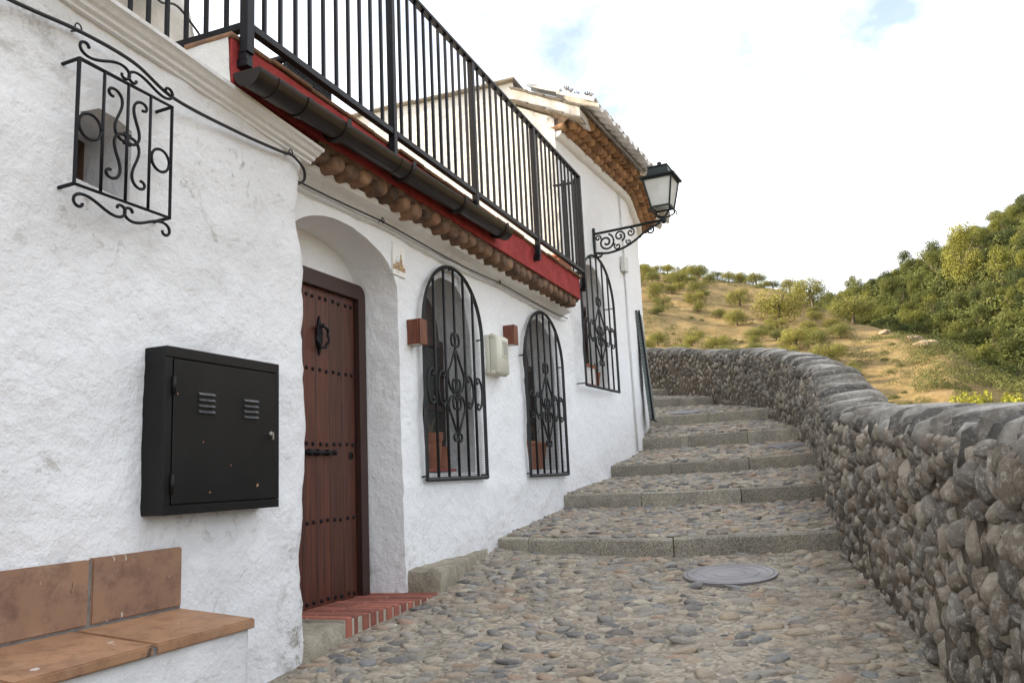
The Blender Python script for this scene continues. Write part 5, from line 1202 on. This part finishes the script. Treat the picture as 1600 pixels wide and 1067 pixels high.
def tread_sheet(name, fa, fb, nu, nv, mat, parent=None, kind='structure', label=None, amp=.012):
    V = []
    for i in range(nu+1):
        for j in range(nv+1):
            a, b = fa(i/nu), fb(i/nu); p = a+(b-a)*(j/nv); p[2] -= (0.03 if (parent is None and j == 0) else 0.0); k = amp*fbm(p, 5, 3)*(0 if j in (0, nv) else 1) + amp*.5*fbm(p, 16, 2)*(0 if j in (0, nv) else 1); V.append((p[0], p[1], p[2]+k))
    F = [(i*(nv+1)+j, (i+1)*(nv+1)+j, (i+1)*(nv+1)+j+1, i*(nv+1)+j+1) for i in range(nu) for j in range(nv)]
    off = np.array(root_of(parent)) if parent is not None else 0
    o = link_mesh(name, fast_mesh(name, np.array(V)-off, F, None, True, mat), parent)
    if parent is None: tag(o, label, None, None, kind)
    bm = bmesh.new(); bm.from_mesh(o.data)
    if sum(f.normal.z for f in bm.faces) < 0: bmesh.ops.reverse_faces(bm, faces=bm.faces[:])
    bm.to_mesh(o.data); bm.free(); return o
cob_me = shared(M['cob_o'], 'cobblestone')
HOLES = [(5.17, .69, .30)]
def cobbles(fa, fb, tries, parent, holes=(), scale=1.0, seed=0, limit=300, xmin=None):
    g = random.Random(seed); D = Darts(.12); items = []
    for k in range(tries):
        u, v = g.random(), g.random(); a, b = fa(u), fb(u); p = a+(b-a)*v
        if xmin and p[0] < xmin: continue
        if any((p[0]-hx)**2+(p[1]-hy)**2 < hr*hr for hx, hy, hr in holes): continue
        q = (1-.62*(k/tries))*scale; ly = g.uniform(.034, .074)*q; lx = g.uniform(.022, .046)*q
        if not D.ok(p[0], p[1], lx*.98, ly*.98): continue
        ang = g.gauss(0.1, .38); c, s = math.cos(ang), math.sin(ang); hz = g.uniform(.014, .024)*(.55+.45*q)
        sl = np.array((1, 0, .094)); m3 = np.array([[c*lx*1.05, -s*ly*1.05, 0], [s*lx*1.05, c*ly*1.05, 0], [.094*c*lx, -.094*s*ly, hz]])
        tl = Matrix.Rotation(g.gauss(0, .12), 3, 'X') @ Matrix.Rotation(g.gauss(0, .12), 3, 'Y'); m3 = np.array(tl) @ m3
        items.append((m3, p+np.array((0, 0, -.003+g.uniform(-.008, .004))), g.random()))
    place_items(items, cob_me, 'cobblestone', M['cob_s'], parent, limit)
def wl(x): return float(np.interp(x, wp[:200, 0], wp[:200, 1]))
sA = interp_line([(-2.4, 2.66), (-2.4, -.83)], [g0(-2.4)]*2)
near_a = lambda u: np.array((-2.4, 2.68+(-.85-2.68)*u, g0(-2.4)))
l1 = interp_line(STEPS[0]['l'], [g0(p[0]) for p in STEPS[0]['l']])
def near_b(u): p = l1(u); return np.array((p[0]+.03, p[1], g0(p[0])))
def st_pt(u, v):                                            # the street narrows with the wall
    x = -2.4 + (near_b(u)[0]+2.4)*v; yl = 2.68; yr = wl(x)-.05; return np.array((x, yl+(yr-yl)*u, g0(x)))
V = []; nu, nv = 70, 150
for i in range(nu+1):
    for j in range(nv+1): p = st_pt(i/nu, j/nv); p[2] += .010*fbm(p, 4, 3)+.006*fbm(p, 15, 2); V.append(p)
F = [(i*(nv+1)+j, (i+1)*(nv+1)+j, (i+1)*(nv+1)+j+1, i*(nv+1)+j+1) for i in range(nu) for j in range(nv)]
street = tag(link_mesh('cobbled_street', fast_mesh('cobbled_street', V, F, None, True, M['street'])), 'cobbled lane of river pebbles set in mortar', None, None, 'structure')
bm = bmesh.new(); bm.from_mesh(street.data)
if sum(f.normal.z for f in bm.faces) < 0: bmesh.ops.reverse_faces(bm, faces=bm.faces[:])
bm.to_mesh(street.data); bm.free()
def near_cobbles():
    g = random.Random(3); D = Darts(.12); items = []; tries = 42000
    for k in range(tries):
        u, v = g.random(), g.uniform(.42, 1); p = st_pt(u, v)
        if p[0] < 1.7 or any((p[0]-hx)**2+(p[1]-hy)**2 < hr*hr for hx, hy, hr in HOLES): continue
        if p[1] > 2.36 and p[0] < 4.66: continue
        if p[0] > near_b(u)[0]-.05: continue
        q = 1-.66*(k/tries); ly = g.uniform(.040, .090)*q; lx = g.uniform(.024, .044)*q
        if not D.ok(p[0], p[1], lx*.96, ly*.96): continue
        ang = g.gauss(.15, .42); c, s = math.cos(ang), math.sin(ang); hz = g.uniform(.015, .028)*(.5+.5*q)
        m3 = np.array([[c*lx*1.06, -s*ly*1.06, 0], [s*lx*1.06, c*ly*1.06, 0], [.094*c*lx, -.094*s*ly, hz]])
        tl = Matrix.Rotation(g.gauss(0, .16), 3, 'X') @ Matrix.Rotation(g.gauss(0, .16), 3, 'Y'); m3 = np.array(tl) @ m3
        items.append((m3, p+np.array((0, 0, .010*fbm(p, 4, 3)-.005+g.uniform(-.010, .005))), g.random()))
    place_items(items, cob_me, 'cobblestone', M['cob_s'], street, 300)
near_cobbles()
def kerb(parent, fl, zb_fn, u0, u1, mat, seed):
    """one kerb stone: follows the step line from u0 to u1"""
    g = random.Random(seed); n = max(2, int((u1-u0)*30)); mb = MB(); dep = .26; dz = g.uniform(-.004, .004)
    for i in range(n+1):
        u = u0+(u1-u0)*i/n; p = fl(u); e = .01; t = fl(min(1, u+e))-fl(max(0, u-e)); t = Vector((t[0], t[1], 0)).normalized(); f = Vector((t.y, -t.x, 0))
        if f.x > 0: f = -f
        P = Vector(p); zt_ = P.z+dz; zb_ = zb_fn(u); w = lambda k: .006*fbm(P+Vector((0, 0, k)), 9, 3)
        prof = [(f*(w(1)), zb_-.06), (f*(.004+w(2)), zb_+(zt_-zb_)*.5), (f*w(3), zt_-.016), (f*(-.014+w(3)), zt_-.003+w(4)), (f*-.12, zt_+w(5)), (f*-dep, zt_+.004), (f*-dep, zb_-.06)]
        mb.v += [Vector((P.x, P.y, 0))+a+Vector((0, 0, z)) for a, z in prof]
    m = 7; mb.f += [(i*m+j, i*m+(j+1) % m, (i+1)*m+(j+1) % m, (i+1)*m+j) for i in range(n) for j in range(m)] + [tuple(range(m)), tuple(n*m+j for j in range(m-1, -1, -1))]
    return mb.build('kerb_stone', mat, parent, True, 35)
names = ['lowest', 'second', 'third', 'fourth', 'fifth', 'sixth', 'topmost']
for k, S in enumerate(STEPS):
    fl = interp_line(S['l'], S['zt']); h = S['h']
    if k+1 < len(STEPS):
        N_ = STEPS[k+1]; fn = interp_line(N_['l'], [z-N_['h']+.01 for z in N_['zt']])
    else: fn = interp_line([(14.2, 5.0), (14.7, 4.9), (15.2, 4.8)], [1.55, 1.55, 1.56])
    def back(u, fn=fn): p = fn(u).copy(); p[0] += .03; return p
    def front(u, fl=fl): p = fl(u).copy(); p[0] += .11; p[2] += .006; return p
    stp = tread_sheet('stone_step', front, back, 36, 24, M['street'], None, 'structure', f'{names[k]} step of the climb with granite kerb and cobbled tread', .008)
    u_ = S.get('cut') or ([0, .34, .70, 1.0] if k < 4 else [0, .5, 1.0])
    for i in range(len(u_)-1):
        kerb(stp, fl, (lambda u, fl=fl, h=h: fl(u)[2]-h), u_[i]+.0015, u_[i+1]-.0015, 'granite_pale' if i == 0 and k < 3 else 'granite', k*10+i)
    hl = [(12.38, 2.1, .30)] if k == 4 else []
    hl = [(9.93, .55, .25)] if k == 2 else hl
    cobbles(front, back, 9000 if k < 4 else 3500, stp, hl, 1.0 if k < 2 else 1.1, 50+k, 300 if k < 3 else 120)

def manhole(x, y, z, slope, r, label):
    mh = thing('manhole_cover', label, 'manhole cover', (x, y, z)); rot = Matrix.Rotation(-math.atan(slope), 3, 'Y')
    def tr(p): return rot @ Vector(p) + Vector((x, y, z))
    mb = MB(); mb.lathe([(r, -.05), (r, .002), (r*.93, .004), (r*.925, .002)], (0, 0, 0), 40, None, False); mb.v = [tr(v) for v in mb.v]; mb.build('rim', 'manhole', mh, True, 30)
    mb = MB(); mb.lathe([(r*.915, -.05), (r*.915, .004), (r*.80, .005), (r*.79, .002), (r*.62, .002), (r*.61, .004), (r*.57, .004), (r*.56, .002), (r*.36, .002), (r*.35, .004), (r*.32, .004), (r*.31, .002), (r*.1, .002)], (0, 0, 0), 40); mb.v = [tr(v) for v in mb.v]; mb.build('lid', 'manhole', mh, True, 30)
manhole(5.17, .69, g0(5.17)+.012, .094, .275, 'large round iron manhole cover in the cobbles before the lowest step')
manhole(9.93, .55, .217, .13, .22, 'iron manhole cover on the third tread near the parapet')
manhole(12.38, 2.1, .845, .17, .26, 'iron manhole cover high on the fifth tread near the far house')

# brick doorstep, concrete block and kerb
bs = thing('brick_doorstep', 'red brick doorstep with a concrete end below the studded door', 'doorstep', (4.2, 2.5, -.75))
def yfr(x): return 2.452-(x-3.74)*.100
mb = MB(); x = 3.745; N_ = 13; wbr = (4.655-3.745)/N_
mb.add([(3.74, yfr(3.74)+.006, -.686), (4.66, yfr(4.66)+.006, -.686), (4.66, 2.89, -.686), (3.74, 2.89, -.686), (3.74, yfr(3.74)+.006, -1.0), (4.66, yfr(4.66)+.006, -1.0), (3.74, 2.89, -1.0), (4.66, 2.89, -1.0)], [(0, 1, 2, 3), (0, 4, 5, 1), (0, 3, 6, 4), (1, 5, 7, 2)]); mb.build('mortar_bed', 'joint', bs)
for i in range(N_):
    xa = 3.745+wbr*i+.006; xb = xa+wbr-.012; dz = random.uniform(-.003, .003); dy = random.uniform(-.003, .003); mb = MB()
    for (ya, yb) in ((yfr(xa)+dy, yfr(xa)+.235+dy),):
        mb.bb(xa, xb, ya, yb, -.86, -.678+dz, .005)
    mb.build('brick', 'brick', bs)
    mb = MB(); mb.bb(xa, xb, yfr(xa)+.245, 2.872, -.80, -.679+dz, .004); mb.build('brick', 'brick', bs)
def lump(pts_top, z_bot, name, mat, parent, loc=None, label=None, cat=None, res=.03, amp=.014):
    """rough block from a quad top (4 points)"""
    P = [np.array(p) for p in pts_top]; n = 14; mb = MB()
    for i in range(n+1):
        for j in range(n+1):
            u, v = i/n, j/n; p = (1-u)*(1-v)*P[0]+u*(1-v)*P[1]+u*v*P[2]+(1-u)*v*P[3]; q = Vector(p); ed_ = min(u, 1-u, v, 1-v)
            mb.v.append(q+Vector((amp*.6*fbm(q, 12, 3), amp*.6*fbm(q+Vector((4, 4, 4)), 12, 3), amp*fbm(q, 9, 3)-(0.012 if ed_ == 0 else 0))))
    mb.f += [(i*(n+1)+j, (i+1)*(n+1)+j, (i+1)*(n+1)+j+1, i*(n+1)+j+1) for i in range(n) for j in range(n)]
    rim = [i*(n+1) for i in range(n+1)] + [n*(n+1)+j for j in range(1, n+1)] + [i*(n+1)+n for i in range(n-1, -1, -1)] + [j for j in range(n-1, 0, -1)]
    o = len(mb.v); L_ = len(rim)
    for lv in (1, 2, 3, 4):
        for r_ in rim:
            v = mb.v[r_]; z = v.z+(z_bot-v.z)*lv/4; q = Vector((v.x, v.y, z)); c = Vector(sum(P)/4); d = (q-c); d.z = 0; d.normalize(); mb.v.append(q+d*(amp*fbm(q, 11, 3)+.012))
    prev = rim
    for lv in range(4):
        cur = [o+lv*L_+i for i in range(L_)]; mb.f += [(prev[i], prev[(i+1) % L_], cur[(i+1) % L_], cur[i]) for i in range(L_)]; prev = cur
    ob = mb.build(name, mat, parent, True, 60, loc=loc)
    return ob
lump([(3.30, 2.425, -.70), (3.738, yfr(3.74), -.688), (3.738, 2.88, -.684), (3.30, 2.88, -.69)], -1.05, 'concrete_block', 'concrete', bs)
tag(lump([(4.67, 2.365, -.545), (5.12, 2.43, -.545), (5.95, 2.60, -.53), (4.67, 2.66, -.535)], -.85, 'concrete_kerb', 'concrete', None, (4.9, 2.5, -.7)), 'rough concrete kerb wedge at the wall foot right of the doorstep', 'kerb')
# ------------------------------------------------------------------ SMALL THINGS ON THE FACADES
def wall_lamp(x, z, label):
    t = thing('wall_lamp', label, 'wall lamp', (x, D2, z), 'wooden wall lamps'); w, d, h = .098, .098, .172
    mb = MB(); mb.bb(x-w/2, x+w/2, D2-d-.004, D2-d+.014, z-h/2, z+h/2, .003); mb.bb(x-w/2, x-w/2+.014, D2-d+.0145, D2, z-h/2+.002, z+h/2-.002, .002); mb.bb(x+w/2-.014, x+w/2, D2-d+.0145, D2, z-h/2+.002, z+h/2-.002, .002); mb.build('wood_case', 'lamp_wood', t)
    for s in (-1, 1): mb = MB(); mb.bb(x-w/2+.016, x+w/2-.016, D2-d+.016, D2-.004, z+s*(h/2-.008)-.004, z+s*(h/2-.008)+.004); mb.build('diffuser', 'pale_plastic', t)
wall_lamp(4.79, 0.98, 'square wooden wall lamp beside the first arched grille, nearer the door'); wall_lamp(6.50, 1.205, 'square wooden wall lamp between the two arched grilles above the meter box')
mt = thing('meter_box', 'cream plastic electricity meter box between the two arched grilles', 'meter box', (6.17, D2, .99))
mb = MB(); mb.bb(6.05, 6.30, D2-.105, D2-.038, .836, 1.144, .008); mb.build('cover', 'meter', mt, True, 30)
mb = MB(); mb.bb(6.045, 6.305, D2-.0375, D2+.005, .83, 1.15, .004); mb.build('back_box', 'meter', mt, True, 30)
mb = MB(); mb.bb(6.17, 6.262, D2-.109, D2-.1055, .985, 1.10, .004); mb.build('window', 'grey_plastic', mt)
mb = MB(); mb.bb(6.16, 6.272, D2-.111, D2-.1055, .975, .984); mb.bb(6.16, 6.272, D2-.111, D2-.1055, 1.101, 1.11); mb.bb(6.16, 6.1695, D2-.111, D2-.1055, .984, 1.101); mb.bb(6.2625, 6.272, D2-.111, D2-.1055, .984, 1.101); mb.build('window_frame', 'meter', mt)
for (x, z) in ((6.055, 1.14), (6.295, 1.14), (6.055, .84), (6.295, .84)): mb = MB(); mb.lathe([(.018, 0), (.018, .03), (.012, .035)], (x, D2-.045, z), 10, (0, -1, 0)); mb.build('screw_boss', 'meter', mt, True, 40)
# hand-painted tile panel (a plain generic picture)
tp = thing('ceramic_tile', 'small painted ceramic tile panel on the wall right of the door arch', 'tile', (4.62, D2, 1.44))
mb = MB(); mb.bb(4.545, 4.715, D2-.016, D2+.006, 1.335, 1.555, .003); mb.build('tile_body', 'pale_plastic', tp)
nx_, nz_ = 17, 26; V = []; F = []; col = []; g = random.Random(4)
for i in range(nx_):
    for k in range(nz_):
        x, z = 4.549+.162*i/nx_, 1.340+.210*k/nz_; dx_, dz_ = .162/nx_, .210/nz_; o = len(V); V += [(x, D2-.0175, z), (x+dx_, D2-.0175, z), (x+dx_, D2-.0175, z+dz_), (x, D2-.0175, z+dz_)]; F.append((o, o+1, o+2, o+3))
        u, v = i/nx_-.5, k/nz_; hgt = .30+.42*math.exp(-((u-.12)/.10)**2)+.24*math.exp(-((u+.18)/.13)**2)
        c = (.80, .79, .75)
        if .14 < v < hgt: c = g.choice([(.36, .20, .07), (.16, .09, .05), (.50, .32, .10), (.45, .22, .16), (.24, .20, .08), (.12, .12, .10)]) if u > -.28 or v < .3 else (.35, .42, .42)
        elif v >= hgt and v < hgt+.10: c = g.choice([(.72, .62, .55), (.78, .74, .68)])
        if abs(u+.15) < .07 and .42 < v < .58: c = (.62, .68, .74)
        if .06 < v < .10 and abs(u) < .32 and g.random() < .6: c = (.45, .44, .40)
        col += [c]*4
me = fast_mesh('picture', np.array(V)-np.array(tp.location), F, None, False, None); ca = me.attributes.new('pic', 'FLOAT_COLOR', 'POINT'); ca.data.foreach_set('color', np.array([(*c, 1) for c in col], dtype=np.float32).ravel())
m_, t__, b__ = nodes_of('glazed_picture'); at = tn(t__, 'ShaderNodeAttribute', attribute_name='pic'); L(t__, at.outputs['Color'], b__.inputs['Base Color']); b__.inputs['Roughness'].default_value = .3; me.materials.append(m_); link_mesh('picture', me, tp)

# pots and plants in the window recesses
def pot(x, y, z, r, h, label, parent_name='flower_pot', group=None, twig=0, mat='pot'):
    t = thing(parent_name, label, 'flower pot', (x, y, z), group)
    mb = MB(); mb.lathe([(r*.68, 0), (r*.92, h*.78), (r, h*.78), (r*1.03, h), (r*.88, h), (r*.84, h*.86), (0.001, h*.84)], (x, y, z), 20); mb.build('pot', mat, t, True, 35)
    if twig:
        mb = MB()
        for k in range(twig): a = k*2.3; mb.tube([(x, y, z+h*.8), (x+.02*math.cos(a), y+.02*math.sin(a), z+h+.06), (x+.06*math.cos(a+.3), y+.05*math.sin(a), z+h+.10+.03*(k % 3))], [.004, .003, .002], 4)
        mb.build('twigs', 'dry_twig', t)
    return t
zsill = .062
tr_ = MB(); tr_.bb(5.03, 5.50, 2.63, 2.79, zsill, zsill+.018, .004); tag(tr_.build('saucer', 'pot_red', None, loc=(5.27, 2.71, zsill)), 'long red plant tray under the pots in the first arched window', 'tray')
pot(5.10, 2.72, .081, .075, .17, 'short terracotta pot nearest the door in the first arched window'); pot(5.26, 2.71, .081, .088, .255, 'tallest terracotta pot with dry twigs in the first arched window', twig=5); pot(5.42, 2.71, .081, .062, .16, 'slim terracotta pot on the far side in the first arched window')
p2_ = thing('flower_box', 'terracotta flower box with dry sprigs in the second arched window', 'flower box', (7.22, 2.71, .062))
mb = MB(); mb.add([(6.99, 2.64, .062), (7.45, 2.64, .062), (7.45, 2.78, .062), (6.99, 2.78, .062), (6.96, 2.615, .29), (7.48, 2.615, .29), (7.48, 2.80, .29), (6.96, 2.80, .29)], [(3, 2, 1, 0), (0, 1, 5, 4), (1, 2, 6, 5), (2, 3, 7, 6), (3, 0, 4, 7), (4, 5, 6, 7)]); mb.build('box', 'pot', p2_)
mb = MB(); mb.bb(6.95, 7.49, 2.605, 2.81, .285, .315, .004); mb.build('rim', 'pot', p2_)
mb = MB(); g = random.Random(8)
for k in range(26): x = g.uniform(7.0, 7.45); y = g.uniform(2.66, 2.76); mb.tube([(x, y, .30), (x+g.uniform(-.03, .03), y, .36), (x+g.uniform(-.07, .07), y+g.uniform(-.03, .03), .36+g.uniform(.04, .14))], [.004, .003, .002], 4)
mb.build('sprigs', 'dry_twig', p2_)
def on3s(u, d, z): p, t, n = p3(u); return p-n*d+Vector((0, 0, z))
def leafy(parent, cx, cy, z, n, r, h, seed):
    g = np.random.default_rng(seed); mb = MB()
    for k in range(n):
        a = g.uniform(0, 6.28); e = g.uniform(.2, 1.0); tip = Vector((cx+r*e*math.cos(a), cy+r*e*math.sin(a)*.6, z+h*g.uniform(.3, 1))); b = Vector((cx+r*.3*math.cos(a), cy+r*.2*math.sin(a), z)); mid = (tip+b)/2+Vector((0, 0, .03)); s = Vector((-math.sin(a), math.cos(a), 0))*.010
        mb.add([b, mid-s, tip, mid+s], [(0, 1, 2, 3)])
    return mb.build('leaves', 'leaf_dark', parent)
P = on3s(.72, .11, 0); wpx = thing('planter', 'white planter with green leaves in the far arched window', 'planter', (P.x, P.y, .995))
mb = MB(); mb.bar(on3s(.56, .10, 1.10), on3s(.92, .10, 1.10), .20, .15); mb.build('trough', 'pot_white', wpx)
mb = MB(); mb.bar(on3s(.55, .10, 1.215), on3s(.93, .10, 1.215), .035, .17); mb.build('rim', 'pot', wpx); mb = MB(); mb.bar(on3s(.55, .10, .998), on3s(.93, .10, .998), .012, .18); mb.build('tray', 'pot_red', wpx); leafy(wpx, P.x, P.y, 1.23, 60, .20, .16, 5)
P = on3s(1.12, .12, 0); tpx = pot(P.x, P.y, .995, .085, .18, 'terracotta pot with leaves at the right of the far arched window'); leafy(tpx, P.x, P.y, 1.16, 50, .16, .16, 6)

# cables with clips
c1 = thing('cable', 'black cable looping across the near wall below its cornice', 'cable', (2.4, 2.38, 1.6))
pts = [(1.2, 2.40, 1.60), (1.72, 2.395, 1.628), (1.985, 2.395, 1.655), (2.2, 2.36, 1.628), (2.423, 2.37, 1.578), (2.807, 2.385, 1.592), (3.128, 2.395, 1.62), (3.235, 2.398, 1.635), (3.33, 2.40, 1.60), (3.42, 2.46, 1.578), (3.50, 2.56, 1.60)]
mb = MB(); mb.tube(crom(pts, 8), .0075, 6); mb.build('line', 'cable', c1, True)
for (x, z) in ((1.985, 1.655), (3.225, 1.635)):
    mb = MB(); mb.tube([(x+.014*math.cos(a), 2.398, z+.012+.017*math.sin(a)) for a in np.linspace(0, 2*math.pi, 14)], .003, 5); mb.tube([(x, 2.395, z), (x, 2.44, z+.01)], .004, 5); mb.build('clip', 'cable', c1, True)
c2 = thing('cable', 'black cable running under the tile course of the middle house', 'cable', (5.5, 2.56, 1.63))
xs = np.arange(3.50, 8.26, .12); clips = (4.366, 6.30)
def c2z(x): return 1.635+.004*math.sin(x*3)-.016*abs(math.sin((x-4.366)*math.pi/1.93))
for dz, nm in ((0, 0), (-.022, 1)):
    mb = MB(); mb.tube([(x, 2.552 if not nm else 2.574, c2z(x)+dz-.004) for x in xs], .0055 if not nm else .005, 5); mb.build('line', 'cable' if not nm else 'cable_white', c2, True)
for x in clips: mb = MB(); mb.tube([(x+.016*math.cos(a), 2.545, c2z(x)+.018*math.sin(a)) for a in np.linspace(0, 2*math.pi, 14)], .003, 5); mb.tube([(x, 2.545, c2z(x)), (x, 2.61, c2z(x))], .004, 5); mb.build('clip', 'cable', c2, True)

# dry weeds and litter along the parapet foot
mb = MB(); g = random.Random(12)
for k in range(420):
    s = g.uniform(np.interp(2.2, wp[:, 0], ws), np.interp(8.5, wp[:, 0], ws)); p, t, n, zb_, zt_ = wat(s); d = abs(g.gauss(.05, .09)); zz = g0(p.x) if p.x < 5.8 else zb_; a = g.uniform(0, 6.28); l = g.uniform(.02, .07)
    c = p+n*(d+.03)+Vector((0, 0, zz+.018)); e = Vector((math.cos(a), math.sin(a), g.uniform(0, .5))).normalized()*l; w = Vector((-math.sin(a), math.cos(a), 0))*.003
    mb.add([c-w, c+e, c+w], [(0, 1, 2)])
tag(mb.build('dry_grass', 'dry_twig', None), 'dry grass bits and litter at the foot of the parapet', None, None, 'stuff')
